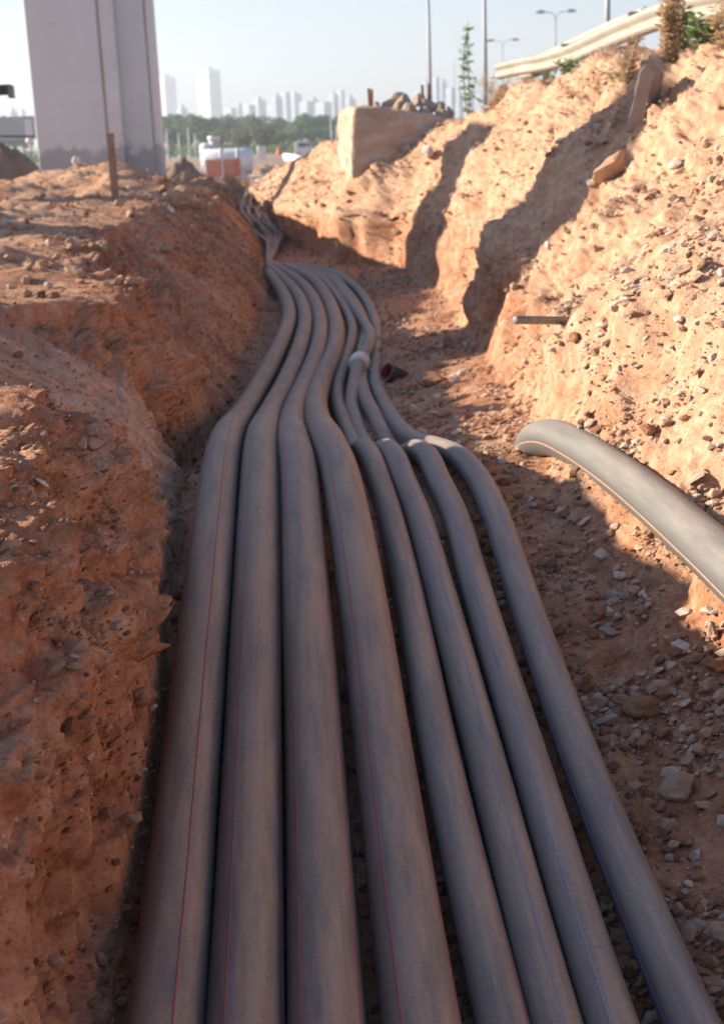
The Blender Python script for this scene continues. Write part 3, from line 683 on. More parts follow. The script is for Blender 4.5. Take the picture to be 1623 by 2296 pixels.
def gravel(n, weight, smin, smed, ssig, smax, tint, name='gravel', steep=False):
    w = (cell * weight * (1 if steep else np.clip(GN[..., 2] * 1.6 - .25, .04, 1))).ravel(); w = w / w.sum()
    j = rng.choice(len(w), n, p=w); p = Pf[j] + rng.normal(0, .006, (n, 3)) * np.clip(Pf[j][:, 1:2] / 4, .5, 3); nn = Nf[j]
    s = np.clip(rng.lognormal(math.log(smed), ssig, n), smin, smax); s = np.maximum(s, .0011 * p[:, 1])
    var = [rock_geo(0, rng, 4, .18, .85)[0] for _ in range(10)]; V0 = np.stack(var)[rng.integers(0, 10, n)]
    a, b, c = rng.uniform(0, 6.28, (3, n)); ca, sa, cb, sb, cc, sc = np.cos(a), np.sin(a), np.cos(b * .1), np.sin(b * .1), np.cos(c), np.sin(c)
    V = V0 * s[:, None, None] * np.stack([np.ones(n), rng.uniform(.7, 1, n), rng.uniform(.5, .9, n)], 1)[:, None, :]
    Xr, Yr = V[..., 0] * ca[:, None] - V[..., 1] * sa[:, None], V[..., 0] * sa[:, None] + V[..., 1] * ca[:, None]
    Zr = V[..., 2] * cb[:, None] + Xr * sb[:, None]
    V = np.stack([Xr, Yr, Zr], -1) + (p + nn * s[:, None] * .22)[:, None, :]
    Fc = (ICO[0][1][None] + (np.arange(n) * 12)[:, None, None]).reshape(-1, 3)
    me = new_mesh(name, V.reshape(-1, 3), Fc, False)
    t = np.clip(tint(n), 0, 1).astype(np.float32); at = me.attributes.new('tint', 'FLOAT', 'POINT'); at.data.foreach_set('value', np.repeat(t, 12))
    o = obj(name, me, M_GRAVEL); o['kind'] = 'stuff'; return o
inview = ((GPX > -120) & (GPX < W + 200) & (GPY > -100) & (GPY < H + 200) & (GDP > 1)).astype(float)
fall = 1 / np.clip(P[..., 1], 2.0, 30) ** 1.55
patch = sstep(-.25, .5, fbm(P[..., 0] * 2.2, P[..., 1] * 2.2, P[..., 2] * 2.2, 3, 71))
isfl = ((ui >= c1 + 30) & (ui < c3)).astype(float) * (P[..., 0] > .05)
isbk = ((ui >= c2 + 60) & (ui < c4 + 6)).astype(float)
islw = ((ui >= c0 - 50) & (ui < c1)).astype(float)
isdk = ((ui >= c1 - 30) & (ui < c2)).astype(float)
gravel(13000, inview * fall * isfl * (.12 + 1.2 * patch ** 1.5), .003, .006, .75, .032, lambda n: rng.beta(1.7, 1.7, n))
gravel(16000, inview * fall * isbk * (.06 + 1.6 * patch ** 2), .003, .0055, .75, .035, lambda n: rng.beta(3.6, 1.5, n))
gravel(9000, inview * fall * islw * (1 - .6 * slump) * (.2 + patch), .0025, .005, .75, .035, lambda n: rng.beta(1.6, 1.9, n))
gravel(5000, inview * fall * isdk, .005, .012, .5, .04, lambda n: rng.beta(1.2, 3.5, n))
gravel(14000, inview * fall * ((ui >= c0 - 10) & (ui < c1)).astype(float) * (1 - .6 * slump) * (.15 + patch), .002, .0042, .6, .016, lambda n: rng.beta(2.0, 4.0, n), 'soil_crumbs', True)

# ------------------------------------------------------------------ loose pipe, coupling, pipe end, rod
M_DARKPL = simple_mat('black_plastic', (.022, .022, .026), .45, .3, 20, bumpk=.05)
M_REDIN = simple_mat('red_lining', (.34, .02, .035), .5, .25, 15, bumpk=.05)
M_PALEPL = simple_mat('pale_plastic', (.70, .64, .61), .5, .15, 12, bumpk=.05)
M_STEEL = simple_mat('weathered_steel', (.22, .20, .18), .6, .35, 20, metal=.3, bumpk=.2, bdist=.003)
M_RUST = simple_mat('rusty_steel', (.22, .10, .055), .85, .45, 25, bumpk=.4, bdist=.003)

# coupling on the sixth pipe
r6, path6 = pipes[5]; b6 = np.array(r6.location)
c6 = at_z(804, 818, -.05); i6 = int(np.argmin(np.linalg.norm(path6 - c6, axis=1)))
j0 = i6; acc = 0
while acc < .17: acc += np.linalg.norm(path6[j0 + 1] - path6[j0]); j0 += 1
seg6 = path6[i6 - 1:j0 + 1]; t = np.linspace(0, 1, 9); k = np.linspace(0, len(seg6) - 1, 9)
cp = np.stack([np.interp(k, np.arange(len(seg6)), seg6[:, a]) for a in range(3)], 1)
rad = np.array([.060, .080, .086, .087, .087, .087, .086, .080, .060])
MB().tube(cp - b6, rad, 24).build('coupling', M_PALEPL, r6, True)

# black pipe end with a red lining
pm = at_z(866, 833, .0); ax = np.array([.62, .45, -.42]); ax /= np.linalg.norm(ax)
rt = empty('open_pipe_end', pm, 'short black pipe end with a red inside sticking out of the dirt', 'pipe end')
ts = np.linspace(0, .45, 6)
MB().tube(np.outer(ts, ax), .075, 26, False).add(*tube_geo(np.outer(np.linspace(0, .4, 5), ax), .066, 26, False)).build('outer_wall', M_DARKPL, rt, True)
MB().tube(np.outer(np.linspace(.002, .38, 5), ax), .0645, 26, False).build('red_lining', M_REDIN, rt, True)
T_, S_, U_ = frames(np.outer(ts, ax)); aa = np.arange(27) / 26 * 2 * np.pi
ring = MB(); Vr = [tuple(rr * (math.cos(q) * S_[0] + math.sin(q) * U_[0])) for q in aa for rr in (.0645, .0752)]
ring.add(Vr, [(2 * i, 2 * i + 1, 2 * i + 3, 2 * i + 2) for i in range(26)]); ring.build('rim', M_STEEL, rt)

# big loose pipe on the right bank
LR = .084
lp = [(1196, 1055, 7.0, .05), (1188, 1012, 6.35, .05), (1205, 985, 6.15, 0), (1245, 982, 5.9, 0), (1300, 1008, 5.6, 0), (1380, 1060, 5.15, 0), (1470, 1130, 4.6, 0), (1560, 1208, 4.12, 0), (1640, 1280, 3.75, 0), (1760, 1400, 3.3, 0)]
C = []
for px, py, Yd, _ in lp: C.append(at_y(px, py, Yd))
C[0] = C[1] + np.array([.0, .10, -.25])
d_ = (C[-1] - C[-2]) / np.linalg.norm(C[-1] - C[-2]); e_ = C[-1] + d_ * 1.6; e_[2] = ground_z(e_[0], e_[1]) + LR * .7; C.append(e_)
path = catmull(C, step=.03)
for _ in range(4): path[1:-1] = (path[:-2] + 2 * path[1:-1] + path[2:]) / 4
keep = [0]
for i in range(1, len(path)):
    if np.linalg.norm(path[i] - path[keep[-1]]) > .025: keep.append(i)
path = path[keep]; base = path[len(path) // 2].copy()
rt = empty('loose_pipe', base, 'big dusty grey pipe with orange stripes lying in the sun on the right bank', 'pipe')
V, Fc = tube_geo(path - base, LR, 30, False); me = new_mesh('pipe_wall', V, Fc); nq = (len(path) - 1) * 30
uvl = me.uv_layers.new(name='UVMap'); li = np.zeros(len(me.loops), np.int32); me.loops.foreach_get('vertex_index', li); u = (li % 30) / 30.; q = np.arange(nq * 4) // 4
u[:nq * 4][(q % 30 == 29) & (u[:nq * 4] < .01)] = 1; uvl.data.foreach_set('uv', np.stack([u, li // 30 * .03], 1).astype(np.float32).ravel())
obj('pipe_wall', me, M_PIPE3, rt)
MB().tube(path - base, LR * .88, 24, False).build('bore', M_DARKPL, rt, True)
T_, S_, U_ = frames(path)
mid = int(np.argmin(np.abs(proj(path)[0] - 1420))); cx_, cy_, _d = proj(path[mid])
def seen_offset(deg):
    q = path[mid] + LR * (math.cos(math.radians(deg)) * S_[mid] + math.sin(math.radians(deg)) * U_[mid]); a_, b_, d_ = proj(q)
    return (b_ - cy_) / (LR * F / d_), d_ - _d
def pick_angle(target):
    return min(range(0, 360, 2), key=lambda g: abs(seen_offset(g)[0] - target) + (10 if seen_offset(g)[1] > 0 else 0))
for target, hw in ((.22, .05), (-.72, .035)):
    aa = math.radians(pick_angle(target)); rows = [path - base + rr * (math.cos(aa + da) * S_ + math.sin(aa + da) * U_) for da, rr in ((-hw, LR - .001), (-hw * .6, LR + .0013), (hw * .6, LR + .0013), (hw, LR - .001))]
    obj('stripe', new_mesh('stripe', np.stack(rows, 1).reshape(-1, 3), [(i * 4 + j, i * 4 + j + 1, i * 4 + j + 5, i * 4 + j + 4) for i in range(len(path) - 1) for j in range(3)]), M_ORANGE, rt)

# steel rod out of the bank
pr, nr = ground(1262, 716); pl = at_y(1154, 717, pr[1] - .25)
ax = (pl - pr) / np.linalg.norm(pl - pr); pts = [pr - ax * .08, pr, pr + .5 * (pl - pr), pl - ax * .004, pl]
o = MB().tube(np.array(pts) - pl, [.021, .021, .021, .0205, .015], 12).build('steel_rod', M_STEEL, None, True, tuple(pl)); tag(o, 'short grey rod sticking out sideways from the sunlit bank', 'rod')

# ------------------------------------------------------------------ broken concrete block with rubble and bars
def concrete_mat(name, c1, c2, stain, sk=.6, sc=3.0):
    m, nt, b = mat_new(name); tc = N(nt, 'ShaderNodeTexCoord'); o = tc.outputs['Object']
    a = noise_node(nt, o, sc, 6, .65); s = noise_node(nt, o, sc * .5, 5, .6); f = noise_node(nt, o, 40, 5, .7)
    mp = N(nt, 'ShaderNodeMapping'); mp.inputs['Scale'].default_value = (1.2, 1.2, 4); L(nt, o, mp.inputs['Vector']); st = noise_node(nt, mp.outputs['Vector'], 1.2, 5, .6)
    r = ramp(nt, a.outputs['Fac'], [(.3, c2), (.7, c1)]); sr = ramp(nt, st.outputs['Fac'], [(.42, (0, 0, 0)), (.62, (sk, sk, sk))])
    c = mix(nt, sr.outputs['Color'], r.outputs['Color'], stain)
    v = N(nt, 'ShaderNodeTexVoronoi'); v.inputs['Scale'].default_value = 9; L(nt, o, v.inputs['Vector']); vr = ramp(nt, v.outputs['Distance'], [(.07, (.30, .30, .30)), (.13, (1, 1, 1))])
    se = N(nt, 'ShaderNodeSeparateColor'); L(nt, v.outputs['Color'], se.inputs['Color']); gt = N(nt, 'ShaderNodeMath', operation='GREATER_THAN'); L(nt, se.outputs[1], gt.inputs[0]); gt.inputs[1].default_value = .6
    c = mix(nt, gt.outputs[0], c, mix(nt, 1.0, c, vr.outputs['Color'], 'MULTIPLY'))
    L(nt, c, b.inputs['Base Color']); b.inputs['Roughness'].default_value = .9; b.inputs['Specular IOR Level'].default_value = .2
    p_ = bump(nt, b, a.outputs['Fac'], .3, .03); bump(nt, b, f.outputs['Fac'], .3, .006, p_); return m
M_CONC = concrete_mat('earth_stained_concrete', (.54, .46, .38), (.42, .33, .26), (.37, .22, .125), .75, 2.2)
M_RUB = concrete_mat('broken_concrete', (.42, .36, .31), (.28, .23, .195), (.32, .20, .12), .7, 5)
YB = 21.0
def blk(px, py, dy=0.0): return at_y(px, py, YB + dy)
base = blk(900, 440)
rt = empty('concrete_block', base, 'broken concrete footing block with stained face standing out of the far right bank', 'concrete block')
# front outline in the picture (left bottom, right bottom, right top ... left top), extruded away
outl = [(786, 470), (1032, 390), (1030, 268), (1004, 262), (975, 256), (930, 250), (884, 243), (850, 240), (815, 238), (793, 240), (790, 262)]
fr = [blk(*q) for q in outl]; dep_v = np.array([-.22, 1.7, 0.0])
bm = MB(); n = len(fr)
V = [p - base for p in fr] + [p - base + dep_v for p in fr]
bm.add(V, [tuple(range(n))[::-1], tuple(range(n, 2 * n))] + [(i, (i + 1) % n, n + (i + 1) % n, n + i) for i in range(n)])
blk_o = bm.build('block', M_CONC, rt)
bpy.context.view_layer.update()
m = blk_o.modifiers.new('bevel', 'BEVEL'); m.width = .05; m.segments = 2; m.limit_method = 'ANGLE'
m = blk_o.modifiers.new('divide', 'SUBSURF'); m.subdivision_type = 'SIMPLE'; m.levels = m.render_levels = 5
tx = bpy.data.textures.new('chips', 'CLOUDS'); tx.noise_scale = .35; tx.noise_depth = 4
m = blk_o.modifiers.new('chips', 'DISPLACE'); m.texture = tx; m.strength = .10; m.mid_level = .5; m.texture_coords = 'LOCAL'
rr = np.random.default_rng(3)
for px, py, w, dy in [(870, 236, 40, .5), (905, 232, 62, .7), (940, 226, 44, 1.0), (893, 218, 40, .8), (960, 240, 50, .6), (985, 246, 44, .9), (920, 248, 56, .25), (1008, 252, 34, .6), (845, 238, 30, .4), (955, 258, 46, .2), (990, 262, 34, .15)]:
    V, Fc = rock_geo(2, rr, 10, .1, 1.0); s = w / F * YB / 2 * .8; c = blk(px, py, dy)
    obj('rubble_chunk', new_mesh('rubble_chunk', V * s @ rot_mat(*rr.uniform(0, 6, 3)).T, Fc, False), M_RUB, rt, tuple(c - base))
for x0, y0, x1, y1, dy in [(829, 242, 826, 198, .5), (834, 242, 833, 200, .6), (948, 232, 946, 190, .9), (962, 232, 961, 188, 1.0)]:
    a, b_ = blk(x0, y0, dy), blk(x1, y1, dy); MB().tube(np.array([a - base, (a + b_) / 2 - base, b_ - base]), .022, 8).build('steel_bar', M_RUST, rt)

# leaning slab of old concrete by the shadow
p0, n0 = ground(1432, 285); Ys = p0[1]
rt_b = at_y(1432, 285, Ys)
sl = [(1404, 296), (1440, 290), (1462, 160), (1446, 146), (1434, 158), (1424, 200)]
fr = [at_y(x_, y_, Ys) for x_, y_ in sl]; n = len(fr); bm = MB(); V = [p - rt_b for p in fr] + [p - rt_b + np.array([.16, .34, .0]) for p in fr]
bm.add(V, [tuple(range(n))[::-1], tuple(range(n, 2 * n))] + [(i, (i + 1) % n, n + (i + 1) % n, n + i) for i in range(n)])
so2 = bm.build('concrete_slab', concrete_mat('dark_concrete', (.36, .32, .29), (.22, .19, .17), (.26, .16, .10), .5, 6), None, False, tuple(rt_b))
m = so2.modifiers.new('bevel', 'BEVEL'); m.width = .008; m.segments = 2
m = so2.modifiers.new('divide', 'SUBSURF'); m.subdivision_type = 'SIMPLE'; m.levels = m.render_levels = 4
tx = bpy.data.textures.new('slab_chips', 'CLOUDS'); tx.noise_scale = .15; tx.noise_depth = 4
m = so2.modifiers.new('chips', 'DISPLACE'); m.texture = tx; m.strength = .035; m.texture_coords = 'LOCAL'
tag(so2, 'dark weathered concrete slab standing tilted on the upper right bank', 'slab')

# ------------------------------------------------------------------ bridge pier (and unseen ones added outside the view to throw shadows in)
def pier_mat(name, c1, c2):
    m, nt, b = mat_new(name); tc = N(nt, 'ShaderNodeTexCoord'); o = tc.outputs['Object']
    a = noise_node(nt, o, 1.2, 6, .6); r = ramp(nt, a.outputs['Fac'], [(.3, c2), (.7, c1)]); c = r.outputs['Color']
    v = N(nt, 'ShaderNodeTexVoronoi'); v.inputs['Scale'].default_value = 6.5; L(nt, o, v.inputs['Vector'])           # blow holes
    vr = ramp(nt, v.outputs['Distance'], [(.06, (0, 0, 0)), (.10, (1, 1, 1))]); se = N(nt, 'ShaderNodeSeparateColor'); L(nt, v.outputs['Color'], se.inputs['Color'])
    gt = N(nt, 'ShaderNodeMath', operation='GREATER_THAN'); L(nt, se.outputs[2], gt.inputs[0]); gt.inputs[1].default_value = .62
    iv = N(nt, 'ShaderNodeMath', operation='SUBTRACT'); iv.inputs[0].default_value = 1; L(nt, vr.outputs['Color'], iv.inputs[1])
    ho = N(nt, 'ShaderNodeMath', operation='MULTIPLY'); L(nt, gt.outputs[0], ho.inputs[0]); L(nt, iv.outputs[0], ho.inputs[1])
    c = mix(nt, ho.outputs[0], c, (.12, .09, .075))
    w = noise_node(nt, o, 2.2, 3, .5); wr = ramp(nt, w.outputs['Fac'], [(.69, (0, 0, 0)), (.73, (.75, .75, .75))]); c = mix(nt, wr.outputs['Color'], c, (.62, .60, .62))   # lime blooms
    # dried bitumen and earth splash at the foot, ragged upper edge
    sp = N(nt, 'ShaderNodeSeparateXYZ'); L(nt, o, sp.inputs[0]); e = noise_node(nt, o, 1.3, 6, .7)
    hh = N(nt, 'ShaderNodeMath', operation='MULTIPLY_ADD'); L(nt, e.outputs['Fac'], hh.inputs[0]); hh.inputs[1].default_value = -2.2; L(nt, sp.outputs['Z'], hh.inputs[2])
    fr = N(nt, 'ShaderNodeMapRange'); L(nt, hh.outputs[0], fr.inputs['Value']); fr.inputs['From Min'].default_value = -.05; fr.inputs['From Max'].default_value = .12; fr.inputs['To Min'].default_value = .5; fr.inputs['To Max'].default_value = 0
    c = mix(nt, fr.outputs[0], c, (.13, .12, .12))
    L(nt, c, b.inputs['Base Color']); b.inputs['Roughness'].default_value = .85; bump(nt, b, a.outputs['Fac'], .15, .02); return m
M_PIER = pier_mat('pier_concrete', (.62, .635, .64), (.56, .575, .58))
M_PIER_LIT = pier_mat('pier_concrete_lit_strip', (.69, .68, .67), (.62, .60, .59))  # paler than the shafts: sky and bank light painted into the strips
M_SEAM = simple_mat('rust_streaked_joint', (.42, .34, .29), .9, .3, 3, bumpk=.2)
YP = 28.0
pl = at_y(84, 400, YP); zb = .55
ground_p = (pl[0], YP, zb)
def pier(loc, xs, HP, label, d1=.8, d2=1.25):
    pa, pb, pc, pd, pe = xs
    rt = empty('bridge_pier', loc, label, 'bridge pier', 'bridge piers along the trench')
    MB().prism([(pa, 0), (pb, 0), (pb, d1), (pa, d1)], 0, HP).build('front_shaft', M_PIER, rt, bevel=.03)
    MB().prism([(pb + .035, .03), (pc + .09, .13), (pc + .09, d1), (pb + .035, d1)], 0, HP).build('corner_strip', M_PIER_LIT, rt, bevel=.02)
    MB().prism([(pb, .012), (pb + .035, .012), (pb + .035, d1 - .1), (pb, d1 - .1)], 0, HP).build('joint', M_SEAM, rt)
    MB().prism([(pc + .09, .45), (pd, .45), (pd, d2), (pc + .09, d2)], 0, HP).build('rear_shaft', M_PIER, rt, bevel=.02)
    MB().prism([(pd + .03, .47), (pe, .52), (pe, d2 - .05), (pd + .03, d2 - .05)], 0, HP).build('edge_strip', M_PIER_LIT, rt, bevel=.02)
    MB().prism([(pd, .46), (pd + .03, .46), (pd + .03, d2 - .15), (pd, d2 - .15)], 0, HP).build('joint', M_SEAM, rt)
    return rt
xs = [at_y(q, 330, YP)[0] - pl[0] for q in (84, 242, 264, 338, 352)]
pier(ground_p, xs, 11.0, 'tall grey concrete bridge pier with a pale corner strip, footed in spoil')
# flat stake in front of the pier corner
sp_ = at_y(261, 458, 17.4); st_ = at_y(265, 346, 17.4)
o = MB().box((0, 0, .25), (.095, .04, (st_[2] - sp_[2]) + .5), jit=.004).build('stake', simple_mat('stake_rust', (.34, .20, .125), .85, .3, 12, bumpk=.3, bdist=.003), None, False, (float(sp_[0]), float(sp_[1]), float((sp_[2] + st_[2]) / 2 - .25)))
tag(o, 'flat rusty brown stake standing in front of the pier corner', 'stake')

# unseen piers, added left of the view to cast the right bank's shadow bands
pier((-9.7, 12.7, .5), [q * 1.05 for q in xs], 5.2, 'unseen bridge pier added left of the view, throwing the nearer long shadow')
pier((-10.0, 18.6, .5), [0, 1.5, 1.65, 2.4, 2.5], 4.6, 'unseen low pier added left of the view, throwing the farther shadow', 1.4, 2.6)

# ------------------------------------------------------------------ guardrail along the road above
M_RAIL = simple_mat('dusty_galvanised_rail', (.38, .345, .295), .65, .2, 1.5, metal=.15, bumpk=.1)
M_POST = simple_mat('rail_post_steel', (.45, .40, .34), .7, .25, 6, metal=.15, bumpk=.1)
def wbeam(name, path, hgt, mat, parent, base, depth=.085, thick=.006):
    """W-profile beam swept along a path (centre line); lobes face the picture's left / the camera"""
    pr = np.array([(.0, .5), (.55, .47), (1, .36), (1, .22), (.5, .08), (.12, .0), (.5, -.08), (1, -.22), (1, -.36), (.55, -.47), (0, -.5)])
    path = np.asarray(path); T_ = np.gradient(path, axis=0); T_[:, 2] = 0; T_ /= np.linalg.norm(T_, axis=1)[:, None]
    out = np.stack([T_[:, 1], -T_[:, 0], 0 * T_[:, 0]], 1)
    out = np.where((out[:, 1:2] > 0), -out, out)
    k = len(pr); bm = MB(); rows = []
    for sgn in (0, 1):
        for d, h in pr[::1 if sgn == 0 else -1]: rows.append(path - base + out * (depth * d - sgn * thick) + np.array([0, 0, 1.0]) * (hgt * h * (1 - .02 * sgn)))
    Vs = np.stack(rows, 1); n = 2 * k
    bm.add(Vs.reshape(-1, 3), [(i * n + j, i * n + (j + 1) % n, (i + 1) * n + (j + 1) % n, (i + 1) * n + j) for i in range(len(path) - 1) for j in range(n)])
    return bm.build(name, mat, parent, True)
gk = [(1120, 168, 21.0), (1175, 156, 20), (1215, 150, 19), (1262, 138, 18), (1310, 120, 16.6), (1366, 95, 15.4), (1424, 72, 14.3), (1490, 48, 13.2), (1560, 34, 12.2), (1640, 20, 11.3), (1740, 0, 10.4)]
gp = catmull([at_y(*q) for q in gk], 6); base = gp[len(gp) // 2].copy()
rt = empty('guardrail', base, 'bent pale road guardrail running along the crest at the upper right', 'guardrail')
gp = gp + np.array([0, 0, .05])
wbeam('rail_beam', gp, .235, M_RAIL, rt, base)
for px, Yd in ((1262, 18.05), (1412, 14.6), (1590, 11.95)):
    k = int(np.argmin(np.abs(proj(gp)[0] - px))); c = gp[k] - base
    gz = ground_z(gp[k][0], gp[k][1]) - base[2] - .4
    pb_ = MB(); top = c[2] + .17
    for w, d, dy in ((.10, .012, .02), (.10, .012, .10), (.012, .08, .06)): pb_.box((c[0] + .04, c[1] + .05 + dy, (top + gz) / 2), (w, d, top - gz))
    po = pb_.build('post', M_POST, rt); MB().box((c[0] + .04, c[1] + .03, c[2]), (.12, .035, .26), jit=.004).build('spacer', M_POST, po)
# the rear beam of the double barrier, torn loose at its near end
gk2 = [(1176, 158, 21.2), (1225, 140, 20.6), (1275, 117, 19.8), (1330, 92, 18.8), (1390, 67, 17.8), (1450, 44, 17.0)]
gp2 = catmull([at_y(*q) for q in gk2], 6); b2 = gp2[len(gp2) // 2].copy()
rt = empty('guardrail', b2, 'rear guardrail beam showing dark behind the bent pale one', 'guardrail')
wbeam('rail_beam', gp2, .31, M_RAIL, rt, b2)
for k in (6, 20):
    c = gp2[k] - b2; gz = ground_z(gp2[k][0], gp2[k][1]) - b2[2] - .4; MB().box((c[0], c[1] + .06, (c[2] + gz) / 2), (.1, .06, c[2] - gz)).build('post', M_POST, rt)

# ------------------------------------------------------------------ street lamps
M_POLE = simple_mat('lamp_pole', (.34, .36, .39), .6, .15, 2, metal=.2, bumpk=0)
M_LAMP = simple_mat('lamp_head', (.36, .37, .38), .5, .15, 4, bumpk=0)
def lamp(px, ptop, pbase, Yd, span, label, r=.09, single=False):
    r = r * .75
    a = at_y(px, ptop, Yd); b_ = at_y(px, pbase, Yd); base = np.array([a[0], Yd, min(b_[2], a[2]) - 1.0]); hgt = a[2] - base[2]
    rt = empty('street_lamp', base, label, 'street lamp', 'street lamps along the road above the trench')
    MB().tube([(0, 0, 0), (0, 0, hgt * .4), (0, 0, hgt - .7)], [r * 1.25, r, r * .7], 10).build('pole', M_POLE, rt, True)
    for sg in ((1,) if single else (-1, 1)):
        arc = [(0, 0, hgt - .8), (sg * span * .06, 0, hgt - .35), (sg * span * .2, 0, hgt - .1), (sg * span * .5, 0, hgt)]
        ar = MB().tube(catmull(arc, 5), r * .5, 8).build('arm', M_POLE, rt, True)
        MB().tube([(sg * span * .48, 0, hgt), (sg * span * .6, 0, hgt + .03), (sg * span * .8, 0, hgt + .02), (sg * span, 0, hgt - .03)], [.05, .14, .15, .05], 8).build('lamp_head', M_LAMP, ar, True)
lamp(957, -120, 215, 62, 2.6, 'tall grey lamp post rising directly behind the concrete block', .10)
lamp(1084, -150, 180, 58, 2.6, 'tall grey lamp post between the green weed and the double lamp', .11)
lamp(1364, -180, 70, 48, 2.6, 'thick lamp post cut by the top edge above the guardrail', .12)
lamp(1245, 26, 130, 125, 1.85, 'double armed street lamp standing clear against the sky', .10)
lamp(1126, 90, 190, 165, 2.0, 'fainter double armed street lamp, farther and lower than the clear one', .09)
lamp(1018, 133, 215, 210, 1.2, 'very faint distant lamp just right of the block, mostly hidden', .08, True)

# ------------------------------------------------------------------ weeds
def leaf_mat(name, a, b_):
    m, nt, b = mat_new(name); oi = N(nt, 'ShaderNodeNewGeometry'); r = ramp(nt, oi.outputs['Random Per Island'], [(0, a), (1, b_)])
    L(nt, r.outputs['Color'], b.inputs['Base Color']); b.inputs['Roughness'].default_value = .7; b.inputs['Specular IOR Level'].default_value = .25
    tr_ = N(nt, 'ShaderNodeBsdfTranslucent'); L(nt, r.outputs['Color'], tr_.inputs['Color']); mx_ = N(nt, 'ShaderNodeMixShader'); mx_.inputs[0].default_value = .4
    L(nt, b.outputs[0], mx_.inputs[1]); L(nt, tr_.outputs[0], mx_.inputs[2]); L(nt, mx_.outputs[0], nt.nodes['Material Output'].inputs['Surface'])
    return m
M_GREEN = leaf_mat('green_leaf', (.09, .17, .04), (.18, .28, .08))
M_DRY = leaf_mat('dry_stalk', (.42, .28, .15), (.66, .50, .31))
M_OLIVE = leaf_mat('olive_weed', (.20, .19, .08), (.40, .34, .17))
def leaf(bm, c, d, ln, wd, r):
    d = np.array(d, float); d /= np.linalg.norm(d); s = np.cross(d, r.normal(0, 1, 3)); s /= np.linalg.norm(s) + 1e-9; up = np.cross(s, d)
    c = np.array(c)
    bm.add([c, c + d * ln * .45 + s * wd + up * wd * .2, c + d * ln - up * ln * .15, c + d * ln * .45 - s * wd + up * wd * .2], [(0, 1, 2), (0, 2, 3)])
def weed(name, px, py, Yd, hpx, label, cat, stems, spread, leafn, ln, wd, smat, lmat, leafname='leaves', bend=.2, seed=1, group=None, lo=.15, droop=.3, radius=.006, bottom=None):
    r = np.random.default_rng(seed)
    b_ = at_y(px, py, Yd) if bottom is None else bottom; h = hpx / F * Yd
    gzz = ground_z(b_[0], b_[1]); b_ = np.array([b_[0], b_[1], min(b_[2], gzz + .05)])
    h = max(h, at_y(px, py - hpx, Yd)[2] - b_[2])
    rt = empty(name, b_, label, cat, group); lv = MB()
    for k in range(stems):
        a = r.uniform(0, 6.28); q = spread * h * math.sqrt(r.uniform()); hh = h * r.uniform(.6, 1.0)
        top = np.array([math.cos(a) * q, math.sin(a) * q, hh]); mid = top * np.array([.35, .35, .55]) + r.normal(0, bend * h * .1, 3)
        cv = catmull([(r.normal(0, .02), r.normal(0, .02), -.05), mid, top], 6)
        st = MB().tube(cv, np.linspace(radius, radius * .4, len(cv)), 5)
        st.build('stem', smat, rt, True)
        for _ in range(leafn):
            t = r.uniform(lo, 1); p_ = cv[int(t * (len(cv) - 1))]; aa = r.uniform(0, 6.28)
            leaf(lv, p_ + r.normal(0, .01, 3), (math.cos(aa), math.sin(aa), r.uniform(-droop, .9)), ln * r.uniform(.5, 1.2), wd * r.uniform(.6, 1.2), r)
    o = lv.build(leafname, lmat, rt); o['kind'] = 'stuff'
    return rt
weed('tall_weed', 1052, 215, 24, 186, 'tall thin green weed standing alone against the sky right of the block', 'weed', 2, .03, 110, .13, .016, M_OLIVE, M_GREEN, seed=2, lo=.12, radius=.016)
weed('green_weed', 1093, 178, 22, 50, 'small bright green weed at the foot of a lamp post', 'weed', 4, .3, 16, .10, .02, M_OLIVE, M_GREEN, seed=3)
weed('dry_bush', 1118, 275, 18.5, 110, 'dry straw coloured bush on the crest right of the concrete block', 'dry bush', 26, .55, 10, .09, .006, M_DRY, M_DRY, seed=4, bend=.5, radius=.005)
weed('dry_bush', 1165, 250, 18, 60, 'low dry grass tuft beside the straw coloured bush', 'dry bush', 14, .8, 8, .08, .006, M_DRY, M_OLIVE, seed=14, bend=.5, radius=.004)
weed('dry_weed', 1408, 236, 11.6, 150, 'upright dry brown weed growing left of the tilted slab', 'weed', 20, .22, 26, .05, .007, M_DRY, M_DRY, seed=5, bend=.3, radius=.004)
weed('dry_weed', 1388, 230, 11.8, 80, 'lower olive weed spreading at the foot of the upright dry weed', 'weed', 16, .5, 20, .05, .008, M_DRY, M_OLIVE, seed=6, bend=.4, radius=.003)
weed('dry_reeds', 1500, 165, 10.8, 190, 'dense bundle of tall dry reeds in front of the guardrail', 'reeds', 22, .13, 44, .07, .012, M_DRY, M_DRY, seed=7, bend=.25, lo=.05, radius=.007)
weed('dry_reeds', 1530, 165, 10.9, 150, 'darker leafy reeds at the right side of the dry bundle', 'reeds', 10, .2, 40, .07, .014, M_DRY, M_OLIVE, seed=17, bend=.25, lo=.05, radius=.006)
weed('leafy_shrub', 1580, 150, 10.4, 118, 'green leafy shrub hanging over the crest near the upper right corner', 'shrub', 9, .45, 26, .075, .018, M_DRY, M_GREEN, seed=8, bend=.5, lo=.35, radius=.005)
weed('dry_reeds', 1618, 150, 10.2, 170, 'fan of dry reed blades cut by the right edge of the picture', 'reeds', 12, .3, 24, .10, .008, M_DRY, M_DRY, seed=9, bend=.5, lo=.2, radius=.004)
weed('green_weed', 1285, 178, 16.2, 50, 'yellow green weed growing under the low part of the guardrail', 'weed', 10, .8, 16, .08, .016, M_OLIVE, M_GREEN, seed=10)
weed('green_weed', 1238, 185, 17.5, 30, 'pale green tuft under the guardrail, nearest the bent end', 'weed', 8, .8, 12, .07, .014, M_OLIVE, M_GREEN, seed=12)
